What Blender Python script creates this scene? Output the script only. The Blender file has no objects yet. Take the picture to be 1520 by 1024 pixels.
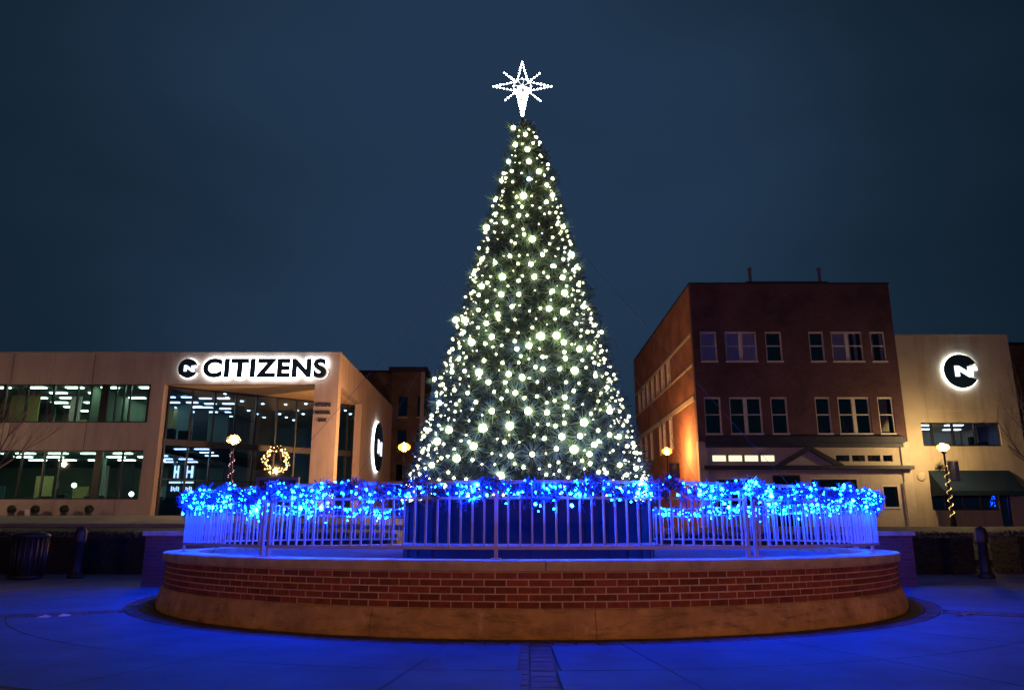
import bpy, bmesh, math, random
from mathutils import Vector, Matrix
C = bpy.context.scene.collection
PI = math.pi; R = math.radians
random.seed(7)

# ------------------------------------------------------------------ camera
FPX = 1128.26; PIT = R(13.808); EYE = 1.0
cam = bpy.data.cameras.new('camera'); co = bpy.data.objects.new('camera', cam); C.objects.link(co)
co.location = (0, 0, EYE); co.rotation_euler = (R(90) + PIT, 0, 0)
cam.lens = FPX / 1520 * 36; cam.sensor_width = 36; cam.clip_end = 2000; cam.clip_start = .05
bpy.context.scene.camera = co

def at(px, py, Y):
    u = (px - 760) / FPX; v = (512 - py) / FPX
    y = math.cos(PIT) - v * math.sin(PIT); z = math.sin(PIT) + v * math.cos(PIT); s = Y / y
    return Vector((u * s, Y, EYE + z * s))
def zz(py, Y): return at(760, py, Y).z
def xx(px, py, Y): return at(px, py, Y).x

# ------------------------------------------------------------------ materials
def new_mat(name):
    m = bpy.data.materials.new(name); m.use_nodes = True
    nt = m.node_tree; return m, nt, nt.nodes['Principled BSDF']
def rough_mat(name, c1, c2, scale=3, rough=.8, bump=.3, bscale=40, metal=0, detail=6, bdist=.01):
    m, nt, b = new_mat(name); N = nt.nodes; L = nt.links
    tc = N.new('ShaderNodeTexCoord')
    n1 = N.new('ShaderNodeTexNoise'); n1.inputs['Scale'].default_value = scale; n1.inputs['Detail'].default_value = detail
    n1.inputs['Roughness'].default_value = .65
    L.new(tc.outputs['Object'], n1.inputs['Vector'])
    r = N.new('ShaderNodeValToRGB'); r.color_ramp.elements[0].position = .3; r.color_ramp.elements[1].position = .7
    r.color_ramp.elements[0].color = (*c1, 1); r.color_ramp.elements[1].color = (*c2, 1)
    L.new(n1.outputs['Fac'], r.inputs['Fac']); L.new(r.outputs['Color'], b.inputs['Base Color'])
    b.inputs['Roughness'].default_value = rough; b.inputs['Metallic'].default_value = metal; b.inputs['Specular IOR Level'].default_value = .5 if rough < .7 else .2
    n2 = N.new('ShaderNodeTexNoise'); n2.inputs['Scale'].default_value = bscale; n2.inputs['Detail'].default_value = 4
    L.new(tc.outputs['Object'], n2.inputs['Vector'])
    bp = N.new('ShaderNodeBump'); bp.inputs['Strength'].default_value = bump; bp.inputs['Distance'].default_value = bdist
    L.new(n2.outputs['Fac'], bp.inputs['Height']); L.new(bp.outputs['Normal'], b.inputs['Normal'])
    return m
def stain(m, scl, nscale, thr, col, amt):
    nt = m.node_tree; N = nt.nodes; L = nt.links; b = N['Principled BSDF']; src = b.inputs['Base Color'].links[0].from_socket
    tc = N.new('ShaderNodeTexCoord'); mp = N.new('ShaderNodeMapping'); mp.inputs['Scale'].default_value = scl; mp.inputs['Location'].default_value = (thr * 7, amt * 3, 0)
    n = N.new('ShaderNodeTexNoise'); n.inputs['Scale'].default_value = nscale; n.inputs['Detail'].default_value = 7; n.inputs['Roughness'].default_value = .7
    mr = N.new('ShaderNodeMapRange'); mr.inputs['From Min'].default_value = thr - .05; mr.inputs['From Max'].default_value = thr + .12; mr.inputs['To Max'].default_value = amt
    mx = N.new('ShaderNodeMix'); mx.data_type = 'RGBA'; mx.inputs[7].default_value = (*col, 1)
    L.new(tc.outputs['Object'], mp.inputs[0]); L.new(mp.outputs[0], n.inputs['Vector']); L.new(n.outputs['Fac'], mr.inputs[0]); L.new(mr.outputs[0], mx.inputs[0]); L.new(src, mx.inputs[6]); L.new(mx.outputs[2], b.inputs['Base Color'])
def emit_mat(name, col, s, sampling='AUTO'):
    m, nt, b = new_mat(name)
    b.inputs['Base Color'].default_value = (.4, .4, .4, 1)
    b.inputs['Emission Color'].default_value = (*col, 1); b.inputs['Emission Strength'].default_value = s
    try: m.cycles.emission_sampling = sampling
    except Exception: pass
    return m
def glass_mat(name, tint, refl=.12):
    m, nt, b = new_mat(name); N = nt.nodes; L = nt.links; N.remove(b)
    t = N.new('ShaderNodeBsdfTransparent'); t.inputs['Color'].default_value = (*tint, 1)
    g = N.new('ShaderNodeBsdfGlossy'); g.inputs['Roughness'].default_value = .03; g.inputs['Color'].default_value = (.9, .95, 1, 1)
    fr = N.new('ShaderNodeFresnel'); fr.inputs['IOR'].default_value = 1.5
    ad = N.new('ShaderNodeMath'); ad.operation = 'ADD'; ad.inputs[1].default_value = refl; ad.use_clamp = True
    mx = N.new('ShaderNodeMixShader')
    L.new(fr.outputs[0], ad.inputs[0]); L.new(ad.outputs[0], mx.inputs[0]); L.new(t.outputs[0], mx.inputs[1]); L.new(g.outputs[0], mx.inputs[2])
    L.new(mx.outputs[0], N['Material Output'].inputs['Surface'])
    return m
def brick_mat(name, c1, c2, mortar, flat='XZ'):
    m, nt, b = new_mat(name); N = nt.nodes; L = nt.links
    tc = N.new('ShaderNodeTexCoord'); sp = N.new('ShaderNodeSeparateXYZ'); cb = N.new('ShaderNodeCombineXYZ')
    L.new(tc.outputs['Object'], sp.inputs[0])
    ad = N.new('ShaderNodeMath'); ad.operation = 'ADD'; L.new(sp.outputs['X'], ad.inputs[0]); L.new(sp.outputs['Y'], ad.inputs[1])
    L.new(ad.outputs[0], cb.inputs['X']); L.new(sp.outputs['Z'], cb.inputs['Y'])
    br = N.new('ShaderNodeTexBrick'); br.inputs['Scale'].default_value = 1
    br.inputs['Brick Width'].default_value = .213; br.inputs['Row Height'].default_value = .0677; br.inputs['Mortar Size'].default_value = .006
    br.inputs['Color1'].default_value = (*c1, 1); br.inputs['Color2'].default_value = (*c2, 1); br.inputs['Mortar'].default_value = (*mortar, 1)
    L.new(cb.outputs[0], br.inputs['Vector'])
    nz = N.new('ShaderNodeTexNoise'); nz.inputs['Scale'].default_value = .6; nz.inputs['Detail'].default_value = 8; L.new(tc.outputs['Object'], nz.inputs['Vector'])
    mr = N.new('ShaderNodeMapRange'); mr.inputs['From Min'].default_value = .3; mr.inputs['From Max'].default_value = .7
    mr.inputs['To Min'].default_value = .6; mr.inputs['To Max'].default_value = 1.3; L.new(nz.outputs['Fac'], mr.inputs[0])
    mx = N.new('ShaderNodeVectorMath'); mx.operation = 'SCALE'; L.new(br.outputs['Color'], mx.inputs[0]); L.new(mr.outputs[0], mx.inputs['Scale'])
    L.new(mx.outputs[0], b.inputs['Base Color']); b.inputs['Roughness'].default_value = .85
    bp = N.new('ShaderNodeBump'); bp.inputs['Strength'].default_value = .4; bp.inputs['Distance'].default_value = .006; bp.invert = True
    L.new(br.outputs['Fac'], bp.inputs['Height']); L.new(bp.outputs['Normal'], b.inputs['Normal'])
    return m
def attr_mat(name, rough=.85, bump=.5, bscale=60, bdist=.004, spec=.5):
    m, nt, b = new_mat(name); N = nt.nodes; L = nt.links
    a = N.new('ShaderNodeAttribute'); a.attribute_name = 'tone'
    tc = N.new('ShaderNodeTexCoord'); n = N.new('ShaderNodeTexNoise'); n.inputs['Scale'].default_value = 14; n.inputs['Detail'].default_value = 6
    L.new(tc.outputs['Object'], n.inputs['Vector'])
    mr = N.new('ShaderNodeMapRange'); mr.inputs['From Min'].default_value = .3; mr.inputs['From Max'].default_value = .7
    mr.inputs['To Min'].default_value = .7; mr.inputs['To Max'].default_value = 1.25; L.new(n.outputs['Fac'], mr.inputs[0])
    mx = N.new('ShaderNodeVectorMath'); mx.operation = 'SCALE'; L.new(a.outputs['Color'], mx.inputs[0]); L.new(mr.outputs[0], mx.inputs['Scale'])
    L.new(mx.outputs[0], b.inputs['Base Color']); b.inputs['Roughness'].default_value = rough; b.inputs['Specular IOR Level'].default_value = spec
    n2 = N.new('ShaderNodeTexNoise'); n2.inputs['Scale'].default_value = bscale; L.new(tc.outputs['Object'], n2.inputs['Vector'])
    bp = N.new('ShaderNodeBump'); bp.inputs['Strength'].default_value = bump; bp.inputs['Distance'].default_value = bdist
    L.new(n2.outputs['Fac'], bp.inputs['Height']); L.new(bp.outputs['Normal'], b.inputs['Normal'])
    return m

M = {}
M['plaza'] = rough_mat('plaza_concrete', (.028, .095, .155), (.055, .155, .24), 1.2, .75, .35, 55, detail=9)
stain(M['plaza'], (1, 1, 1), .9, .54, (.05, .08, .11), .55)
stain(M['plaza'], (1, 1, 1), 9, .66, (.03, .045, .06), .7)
M['paving'] = rough_mat('outer_paving', (.13, .125, .12), (.24, .23, .22), .8, .85, .4, 40, detail=9)
M['paver'] = attr_mat('dark_pavers', .8)
M['ground'] = rough_mat('town_ground', (.05, .05, .05), (.10, .095, .09), .3, .9, .4, 20)
M['asphalt'] = rough_mat('asphalt', (.04, .04, .042), (.07, .07, .07), 2, .8, .6, 90)
M['kerb'] = rough_mat('kerb_stone', (.25, .24, .22), (.38, .36, .33), 2, .8, .3, 40)
M['cast'] = rough_mat('cast_stone', (.26, .17, .08), (.62, .44, .25), 2.2, .8, .6, 45, detail=12)
stain(M['cast'], (3, 3, .6), 2.5, .62, (.75, .62, .48), .6)
stain(M['cast'], (1.5, 1.5, 6), 2.0, .55, (.10, .07, .045), .7)
M['cap'] = rough_mat('cap_stone', (.28, .24, .19), (.46, .41, .34), 4, .7, .3, 70, detail=8)
M['brick_geo'] = attr_mat('planter_brick', .85, .6, 90)
M['mortar'] = rough_mat('mortar', (.42, .33, .23), (.62, .5, .36), 6, .95, .5, 90)
M['bed'] = rough_mat('planter_bed', (.05, .055, .06), (.12, .13, .14), 5, .9, .7, 30, bdist=.03)
M['rail'] = rough_mat('railing_paint', (.27, .26, .29), (.37, .35, .39), 6, .5, .1, 60)
M['skirt'] = rough_mat('skirt_panel', (.008, .010, .018), (.02, .022, .034), 2, .7, .2, 30)
M['needles'] = attr_mat('tree_needles', .55, 0, 40)
M['inner'] = rough_mat('tree_inner', (.006, .012, .006), (.014, .024, .012), 6, .9, .5, 30)
M['garland'] = attr_mat('garland_needles', .5, 0, 40)
M['bulb'] = emit_mat('warm_white_bulb', (1, .97, .66), 20)
M['bulb_s'] = emit_mat('small_warm_bulb', (1, .96, .58), 11)
M['bulb_c'] = emit_mat('cool_white_bulb', (.5, .7, 1), 14)
M['star'] = emit_mat('star_bulb', (.95, 1, .97), 22)
M['star_rope'] = emit_mat('star_rope', (.9, 1, .96), .9)
M['led'] = emit_mat('blue_led', (.0007, .048, 1), 1000)
M['led_w'] = emit_mat('cyan_blue_led', (.0011, .052, 1), 1000)
M['globe'] = emit_mat('lamp_globe_glass', (1, .68, .42), 640)
M['globe_f'] = emit_mat('sodium_lamp_globe_glass', (1, .38, .10), 3700)
M['globe_o'] = emit_mat('orange_lamp_globe_glass', (1, .50, .20), 4200)
M['globe_t'] = emit_mat('yellow_lamp_globe_glass', (1, .68, .30), 1000)
M['frost'], _nt, _b = new_mat('amber_lamp_glass'); _nt.nodes.remove(_b)
_t = _nt.nodes.new('ShaderNodeBsdfTransparent'); _t.inputs['Color'].default_value = (1, .97, .92, 1)
_d = _nt.nodes.new('ShaderNodeBsdfTranslucent'); _d.inputs['Color'].default_value = (1, .62, .25, 1)
_m = _nt.nodes.new('ShaderNodeMixShader'); _m.inputs[0].default_value = .045
_nt.links.new(_t.outputs[0], _m.inputs[1]); _nt.links.new(_d.outputs[0], _m.inputs[2]); _nt.links.new(_m.outputs[0], _nt.nodes['Material Output'].inputs['Surface'])
M['frost_o'] = M['frost'].copy(); M['frost_o'].node_tree.nodes[_d.name].inputs['Color'].default_value = (1, .34, .05, 1); M['frost_o'].node_tree.nodes[_m.name].inputs[0].default_value = .03
M['globe_b'] = emit_mat('amber_lamp_globe_glass', (1, .46, .15), 2000)
M['iron'] = rough_mat('black_iron', (.012, .013, .014), (.025, .026, .028), 5, .45, .2, 60, metal=.3)
M['beige'] = rough_mat('beige_stucco', (.38, .30, .26), (.46, .37, .32), .7, .9, .25, 30, detail=8)
stain(M['beige'], (1.2, 1.2, .12), 1.4, .54, (.27, .22, .19), .6)
M['beige2'] = rough_mat('tan_stucco', (.40, .34, .25), (.50, .43, .32), .6, .9, .25, 30, detail=8)
stain(M['beige2'], (1.2, 1.2, .12), 1.4, .54, (.3, .25, .18), .6)
M['soffit'] = rough_mat('soffit_panel', (.74, .56, .34), (.82, .62, .38), .5, .8, .1, 20)  # colour raised to carry the warm glow on the canopy underside
M['frame'] = rough_mat('dark_window_frame', (.01, .011, .013), (.02, .02, .022), 5, .4, .1, 50)
stain(M['cap'], (1, 1, 1), 3, .56, (.16, .13, .10), .6)
M['white'] = rough_mat('white_painted_frame', (.5, .46, .4), (.62, .58, .52), 4, .6, .2, 50)
M['glass'] = glass_mat('office_glass', (.72, .85, .80), .04)
M['glass_b'] = glass_mat('lobby_glass', (.36, .58, .9), .12)
M['glass_d'] = glass_mat('dark_pane', (.10, .16, .24), .28)
M['glass_l'] = glass_mat('clear_pane', (.85, .9, .95), .05)
M['office'] = rough_mat('office_wall', (.16, .22, .16), (.26, .33, .24), .5, .9, .1, 20)
M['office_f'] = rough_mat('office_floor', (.03, .035, .035), (.06, .06, .06), 2, .9, .1, 20)
M['roomc'] = rough_mat('teal_panel', (.05, .12, .12), (.08, .18, .17), 1, .8, .1, 20)
M['ceil'] = rough_mat('office_ceiling', (.16, .2, .19), (.22, .26, .25), 1, .9, .1, 20)
M['ochre'] = rough_mat('ochre_partition', (.4, .33, .1), (.5, .4, .16), 1, .8, .1, 20)
M['strip'] = emit_mat('ceiling_light_panel', (.85, 1, .9), 14)
M['strip_c'] = emit_mat('cool_ceiling_light_panel', (.75, .9, 1), 6)
M['down'] = emit_mat('downlight', (.8, .95, 1), 14)
M['navy'] = rough_mat('navy_letter_face', (.012, .03, .055), (.018, .04, .07), 5, .4, .05, 30)
M['halo'] = emit_mat('white_halo_tube', (.88, .97, 1), 11)
M['logo_w'] = emit_mat('white_logo_face', (.85, .93, 1), 2.2)
M['dkletter'] = rough_mat('dark_metal_letter', (.02, .02, .02), (.03, .03, .03), 5, .5, .1, 30)
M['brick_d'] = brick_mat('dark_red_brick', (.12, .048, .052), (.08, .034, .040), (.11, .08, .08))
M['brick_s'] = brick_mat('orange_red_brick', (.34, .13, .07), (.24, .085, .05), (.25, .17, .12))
M['brick_b'] = brick_mat('brown_brick', (.2, .13, .09), (.14, .09, .065), (.18, .14, .11))
M['stone_b'] = rough_mat('limestone_band', (.42, .37, .29), (.55, .49, .39), 2, .85, .3, 40)
M['slate'] = rough_mat('slate_cornice', (.012, .017, .034), (.03, .037, .06), 3, .6, .2, 40)
M['curtain'] = rough_mat('net_curtain', (.78, .74, .72), (.92, .88, .86), 5, .9, .6, 14, bdist=.05)
M['blind'] = rough_mat('cream_blind', (.6, .5, .3), (.7, .6, .36), 2, .9, .1, 30)
M['lit_tr'] = emit_mat('lit_transom', (1, .95, .62), 1.1)
M['room'] = rough_mat('dark_room', (.03, .03, .035), (.05, .05, .06), 2, .9, .1, 20)
M['awning'] = rough_mat('navy_awning', (.006, .016, .034), (.012, .028, .055), 2, .8, .2, 40)
M['bark'] = rough_mat('bark', (.05, .04, .03), (.1, .08, .06), 8, .95, .8, 40, bdist=.02)
M['twig'] = rough_mat('bare_twig', (.2, .16, .12), (.3, .25, .19), 8, .9, .2, 40)
M['hedge'] = attr_mat('hedge_leaves', .7, 0, 40)
M['bow'] = rough_mat('red_ribbon', (.28, .02, .02), (.4, .04, .03), 5, .6, .1, 40)
M['wgreen'] = attr_mat('wreath_needles', .6, 0, 30)
M['gold'] = emit_mat('gold_bulb', (1, .62, .20), 5)
M['banner'] = rough_mat('grey_banner', (.22, .24, .27), (.34, .36, .4), 4, .8, .2, 30)
M['banner_d'] = rough_mat('dark_banner', (.02, .03, .07), (.04, .05, .1), 4, .8, .2, 30)
M['signb'] = rough_mat('sign_frame', (.34, .26, .25), (.42, .33, .31), 3, .6, .2, 30)
M['bin'] = rough_mat('bin_metal', (.015, .016, .018), (.03, .03, .032), 6, .5, .3, 40, metal=.4)
M['scrap'] = rough_mat('pale_scrap', (.6, .55, .5), (.75, .7, .65), 20, .8, .2, 60)
M['cable'] = rough_mat('steel_cable', (.04, .045, .05), (.07, .07, .08), 20, .8, .1, 60, metal=0)
M['pot'] = rough_mat('dark_pot', (.05, .04, .035), (.08, .07, .06), 8, .8, .2, 40)
M['furn'] = rough_mat('dark_furniture', (.015, .015, .018), (.03, .03, .03), 4, .7, .1, 20)

# ------------------------------------------------------------------ mesh helpers
class MB:
    def __init__(s): s.v = []; s.f = []; s.t = []; s.tone = (1, 1, 1); s.sm = []
    def add(s, vs, fs, smooth=False):
        n = len(s.v); s.v += [tuple(p) for p in vs]
        for f in fs: s.f.append(tuple(i + n for i in f)); s.t.append(s.tone); s.sm.append(smooth)
    def box(s, x0, x1, y0, y1, z0, z1, bev=0):
        if x0 > x1: x0, x1 = x1, x0
        if y0 > y1: y0, y1 = y1, y0
        if z0 > z1: z0, z1 = z1, z0
        if bev <= 0:
            vs = [(x, y, z) for x in (x0, x1) for y in (y0, y1) for z in (z0, z1)]
            s.add(vs, [(0, 1, 3, 2), (4, 6, 7, 5), (0, 4, 5, 1), (2, 3, 7, 6), (0, 2, 6, 4), (1, 5, 7, 3)])
        else:
            bm = bmesh.new(); bmesh.ops.create_cube(bm, size=1)
            for v in bm.verts: v.co = Vector(((x0 + x1) / 2 + v.co.x * (x1 - x0), (y0 + y1) / 2 + v.co.y * (y1 - y0), (z0 + z1) / 2 + v.co.z * (z1 - z0)))
            bmesh.ops.bevel(bm, geom=bm.edges[:], offset=bev, segments=2, affect='EDGES', profile=.6)
            bm.verts.index_update(); s.add([v.co for v in bm.verts], [[v.index for v in f.verts] for f in bm.faces]); bm.free()
        return s
    def tube(s, pts, rad, n=8, closed=False, caps=True):
        pts = [Vector(p) for p in pts]; rs = rad if isinstance(rad, (list, tuple)) else [rad] * len(pts)
        rings = []; K = len(pts); up = None
        for i, p in enumerate(pts):
            if closed: d = pts[(i + 1) % K] - pts[i - 1]
            else: d = pts[min(i + 1, K - 1)] - pts[max(i - 1, 0)]
            d.normalize()
            if up is None: up = Vector((0, 0, 1)) if abs(d.z) < .9 else Vector((1, 0, 0))
            a = d.cross(up)
            if a.length < 1e-4: a = d.cross(Vector((0, 1, 0)))
            a.normalize(); b = a.cross(d); up = b.copy() if not closed else up
            rings.append([p + (a * math.cos(2 * PI * k / n) + b * math.sin(2 * PI * k / n)) * rs[i] for k in range(n)])
        vs = [q for r_ in rings for q in r_]; fs = []
        for i in range(K if closed else K - 1):
            j = (i + 1) % K
            for k in range(n): fs.append((i * n + k, i * n + (k + 1) % n, j * n + (k + 1) % n, j * n + k))
        if caps and not closed: fs += [tuple(range(n))[::-1], tuple((K - 1) * n + k for k in range(n))]
        s.add(vs, fs, True); return s
    def lathe(s, prof, c=(0, 0, 0), n=24, a0=0, a1=2 * PI, smooth=True, ccw=False):
        full = abs(a1 - a0 - 2 * PI) < 1e-6; m = n if full else n + 1
        vs = []; c = Vector(c)
        for i in range(m):
            a = a0 + (a1 - a0) * i / n
            for r, z in prof: vs.append(c + Vector((r * math.sin(a), -r * math.cos(a), z)))
        k = len(prof); fs = []
        for i in range(n):
            j = (i + 1) % m
            for q in range(k - 1): fs.append((i * k + q, j * k + q, j * k + q + 1, i * k + q + 1))
        s.add(vs, fs, smooth); return s
    def ball(s, c, r, sub=1, sz=1):
        bm = bmesh.new(); bmesh.ops.create_icosphere(bm, subdivisions=sub, radius=r)
        bm.verts.index_update(); c = Vector(c)
        s.add([c + Vector((v.co.x, v.co.y, v.co.z * sz)) for v in bm.verts], [[v.index for v in f.verts] for f in bm.faces], True); bm.free(); return s
    def prism(s, poly, y0, y1):   # polygon in xz, extruded in y
        n = len(poly); vs = [(x, y0, z) for x, z in poly] + [(x, y1, z) for x, z in poly]
        s.add(vs, [tuple(range(n)), tuple(range(2 * n - 1, n - 1, -1))] + [(i, i + n, (i + 1) % n + n, (i + 1) % n) for i in range(n)]); return s
    def build(s, name, mat, parent=None, loc=None):
        me = bpy.data.meshes.new(name); me.from_pydata(s.v, [], s.f)
        me.polygons.foreach_set('use_smooth', s.sm)
        ca = me.attributes.new('tone', 'FLOAT_COLOR', 'FACE')
        flat = []
        for t in s.t: flat += [t[0], t[1], t[2], 1.0]
        ca.data.foreach_set('color', flat)
        bm = bmesh.new(); bm.from_mesh(me); bmesh.ops.recalc_face_normals(bm, faces=bm.faces[:]) if len(s.f) < 4000 else None
        bm.to_mesh(me); bm.free()
        me.materials.append(M[mat] if isinstance(mat, str) else mat)
        o = bpy.data.objects.new(name, me); C.objects.link(o)
        if loc is not None: o.location = loc
        if parent: o.parent = parent
        return o
def bx(name, mat, parent, *a, bev=0): return MB().box(*a, bev=bev).build(name, mat, parent)
def tag(o, label=None, cat=None, group=None, kind=None):
    if label: o['label'] = label
    if cat: o['category'] = cat
    if group: o['group'] = group
    if kind: o['kind'] = kind
    return o
def empty(name, loc, label, cat, group=None, rz=0):
    o = bpy.data.objects.new(name, None); C.objects.link(o); o.location = loc; o.rotation_euler.z = rz
    o.empty_display_size = .2
    return tag(o, label, cat, group)
def root0(name, label, cat, group=None): return empty(name, (0, 0, 0), label, cat, group)
def copy_tree(o, parent=None):
    c = o.copy(); C.objects.link(c)
    if parent: c.parent = parent
    for ch in [q for q in o.children]: copy_tree(ch, c)
    return c
def text_obj(name, s, mat, size, width, loc, parent, depth=.05, offset=0, rot=(PI / 2, 0, 0), space=1.0, kx=None, thick=0):
    cu = bpy.data.curves.new(name, 'FONT'); cu.body = s; cu.size = 1; cu.align_x = 'CENTER'; cu.align_y = 'CENTER'
    cu.space_character = space; cu.offset = 0; cu.extrude = 0
    tmp = bpy.data.objects.new('tmp', cu); C.objects.link(tmp)
    bpy.context.view_layer.update(); w = max(tmp.dimensions.x, .01); h = max(tmp.dimensions.y, .01)
    sx = width / w; sy = size / h
    cu.offset = (thick + offset) / ((sx + sy) / 2); cu.extrude = depth / 2
    bpy.context.view_layer.update()
    me = bpy.data.meshes.new_from_object(tmp.evaluated_get(bpy.context.evaluated_depsgraph_get()))
    bpy.data.objects.remove(tmp)
    for v in me.vertices: v.co.x *= sx; v.co.y *= sy
    me.materials.clear(); me.materials.append(M[mat]); o = bpy.data.objects.new(name, me); C.objects.link(o)
    o.location = loc; o.rotation_euler = rot
    if parent: o.parent = parent
    return o
def ss(t): t = max(0, min(1, t)); return t * t * (3 - 2 * t)

# ------------------------------------------------------------------ ground
CX, CY = .267, 13.16          # centre of the round planter
def ground_z(x, y):
    top = 1.72 + (1.2 - 1.72) * ss((x + 9.5) / 17)
    return top * ss((y - 19.5) / 19)
def grid_sheet(name, mat, x0, x1, y0, y1, nx, ny, dz):
    m = MB(); vs = []
    for j in range(ny + 1):
        for i in range(nx + 1):
            x = x0 + (x1 - x0) * i / nx; y = y0 + (y1 - y0) * j / ny; vs.append((x, y, ground_z(x, y) + dz))
    fs = [(j * (nx + 1) + i, j * (nx + 1) + i + 1, (j + 1) * (nx + 1) + i + 1, (j + 1) * (nx + 1) + i) for j in range(ny) for i in range(nx)]
    m.add(vs, fs, True); return m.build(name, mat)
xs = [-900, -300, -120, -60] + [-40 + i * 2 for i in range(41)] + [60, 120, 300, 900]
ys = [-900, -200, -60, -20, 0, 10, 18] + [19 + i for i in range(23)] + [44, 60, 100, 300, 900]
m = MB(); m.add([(x, y, ground_z(x, y)) for y in ys for x in xs], [(j * len(xs) + i, j * len(xs) + i + 1, (j + 1) * len(xs) + i + 1, (j + 1) * len(xs) + i) for j in range(len(ys) - 1) for i in range(len(xs) - 1)], True)
tag(m.build('ground', 'ground'), kind='structure')
def sheet(name, mat, polys, z):   # flat polys
    m = MB()
    for p in polys: m.add([(x, y, z) for x, y in p], [tuple(range(len(p)))])
    return m.build(name, mat)
def pol(r, a): return (CX + r * math.sin(a), CY - r * math.cos(a))
def ring_cells(r0, r1, a0, a1, n):
    return [[pol(r0, a0 + (a1 - a0) * i / n), pol(r1, a0 + (a1 - a0) * i / n), pol(r1, a0 + (a1 - a0) * (i + 1) / n), pol(r0, a0 + (a1 - a0) * (i + 1) / n)] for i in range(n)]
# outer paving (up to the street)
tag(sheet('outer_pavement', 'paving', [[(-26, -26), (28, -26), (28, 19.2), (-26, 19.2)]], .004), kind='structure')
# plaza slabs : concrete sectors with open joints, brick bands between them
RB, RO = 5.98, 8.62
bands = [k * 60 - (1.1 if k == 0 else 0) for k in range(6)]; BW = .2
cells = []
ring_breaks = [5.98, 8.62]
splits = [16, 31, 45]
m = MB(); J = .006
def slab(r0, r1, a0, a1):
    n = max(3, int(math.degrees(a1 - a0) / 2)); vs = []
    for rr, zt in ((r0, .03),):
        pass
    tone = random.uniform(.86, 1.1)
    top = []
    for i in range(n + 1):
        a = a0 + (a1 - a0) * i / n; top.append(pol(r0, a))
    for i in range(n, -1, -1):
        a = a0 + (a1 - a0) * i / n; top.append(pol(r1, a))
    k = len(top)
    cx = sum(p[0] for p in top) / k; cy = sum(p[1] for p in top) / k
    b = .008
    def ins(p, d):
        v = Vector((cx - p[0], cy - p[1])); v.normalize(); return (p[0] + v.x * d, p[1] + v.y * d)
    vs = [(x, y, .006) for x, y in top] + [(x, y, .020) for x, y in top] + [(*ins(p, b), .026) for p in top]
    fs = []
    for q in range(2):
        for i in range(k): fs.append((q * k + i, q * k + (i + 1) % k, (q + 1) * k + (i + 1) % k, (q + 1) * k + i))
    # top as strips
    n1 = n + 1
    for i in range(n): fs.append((2 * k + i, 2 * k + i + 1, 2 * k + (k - 2 - i), 2 * k + (k - 1 - i)))
    m.tone = (tone, tone, tone); m.add(vs, fs)
for b0 in bands:
    for (r0, r1) in ((5.99, 7.25), (7.256, 8.6)):
        e0 = lambda r: math.asin(BW / r)
        g = R(b0); off = BW / ((r0 + r1) / 2) + .001
        cuts = [math.degrees(off), 8, 22.5, 37.5, 52, 60 - math.degrees(off)]
        for i in range(5):
            slab(r0, r1, g + R(cuts[i]) + .0006, g + R(cuts[i + 1]) - .0006)
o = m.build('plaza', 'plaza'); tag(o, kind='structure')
# brick bands + inner ring of dark pavers, toned darker to widen the planter's shadow, as real small pavers
m = MB()
def paver(pts, h=.024, t=None):
    t = t or random.uniform(.6, 1.2); m.tone = (.13 * t, .11 * t, .115 * t)
    cx = sum(p[0] for p in pts) / 4; cy = sum(p[1] for p in pts) / 4
    ins = [(p[0] + (cx - p[0]) * .05, p[1] + (cy - p[1]) * .05) for p in pts]
    dz = random.uniform(-.0015, .0015)
    m.add([(x, y, .005) for x, y in pts] + [(x, y, h - .004 + dz) for x, y in pts] + [(x, y, h + dz) for x, y in ins],
          [(0, 1, 5, 4), (1, 2, 6, 5), (2, 3, 7, 6), (3, 0, 4, 7), (4, 5, 9, 8), (5, 6, 10, 9), (6, 7, 11, 10), (7, 4, 8, 11), (8, 9, 10, 11)])
for b0 in bands:
    a = R(b0); d = Vector((math.sin(a), -math.cos(a))); s_ = Vector((math.cos(a), math.sin(a)))
    for row in range(2):
        off = -.19 + row * .195; r = 5.99 + (.06 if row else 0)
        while r < 8.55:
            ln = .2
            q = [Vector((CX, CY)) + d * rr + s_ * oo for rr, oo in ((r, off), (r + ln - .008, off), (r + ln - .008, off + .185), (r, off + .185))]
            paver([(v.x, v.y) for v in q], t=random.uniform(.3, .75)); r += ln
for rr in (5.72, 5.82, 5.92 - .04):
    pass
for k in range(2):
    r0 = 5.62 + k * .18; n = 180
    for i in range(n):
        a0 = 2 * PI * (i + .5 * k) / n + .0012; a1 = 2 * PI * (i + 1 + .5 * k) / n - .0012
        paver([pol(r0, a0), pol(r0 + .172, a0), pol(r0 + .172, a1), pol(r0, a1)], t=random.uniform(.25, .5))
for k in range(2):
    r0 = 8.64 + k * .11; n = 400
    for i in range(n):
        a0 = 2 * PI * (i + .5 * k) / n + .0006; a1 = 2 * PI * (i + 1 + .5 * k) / n - .0006
        paver([pol(r0, a0), pol(r0 + .1, a0), pol(r0 + .1, a1), pol(r0, a1)])
tag(m.build('paver_path', 'paver'), kind='structure')
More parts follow.
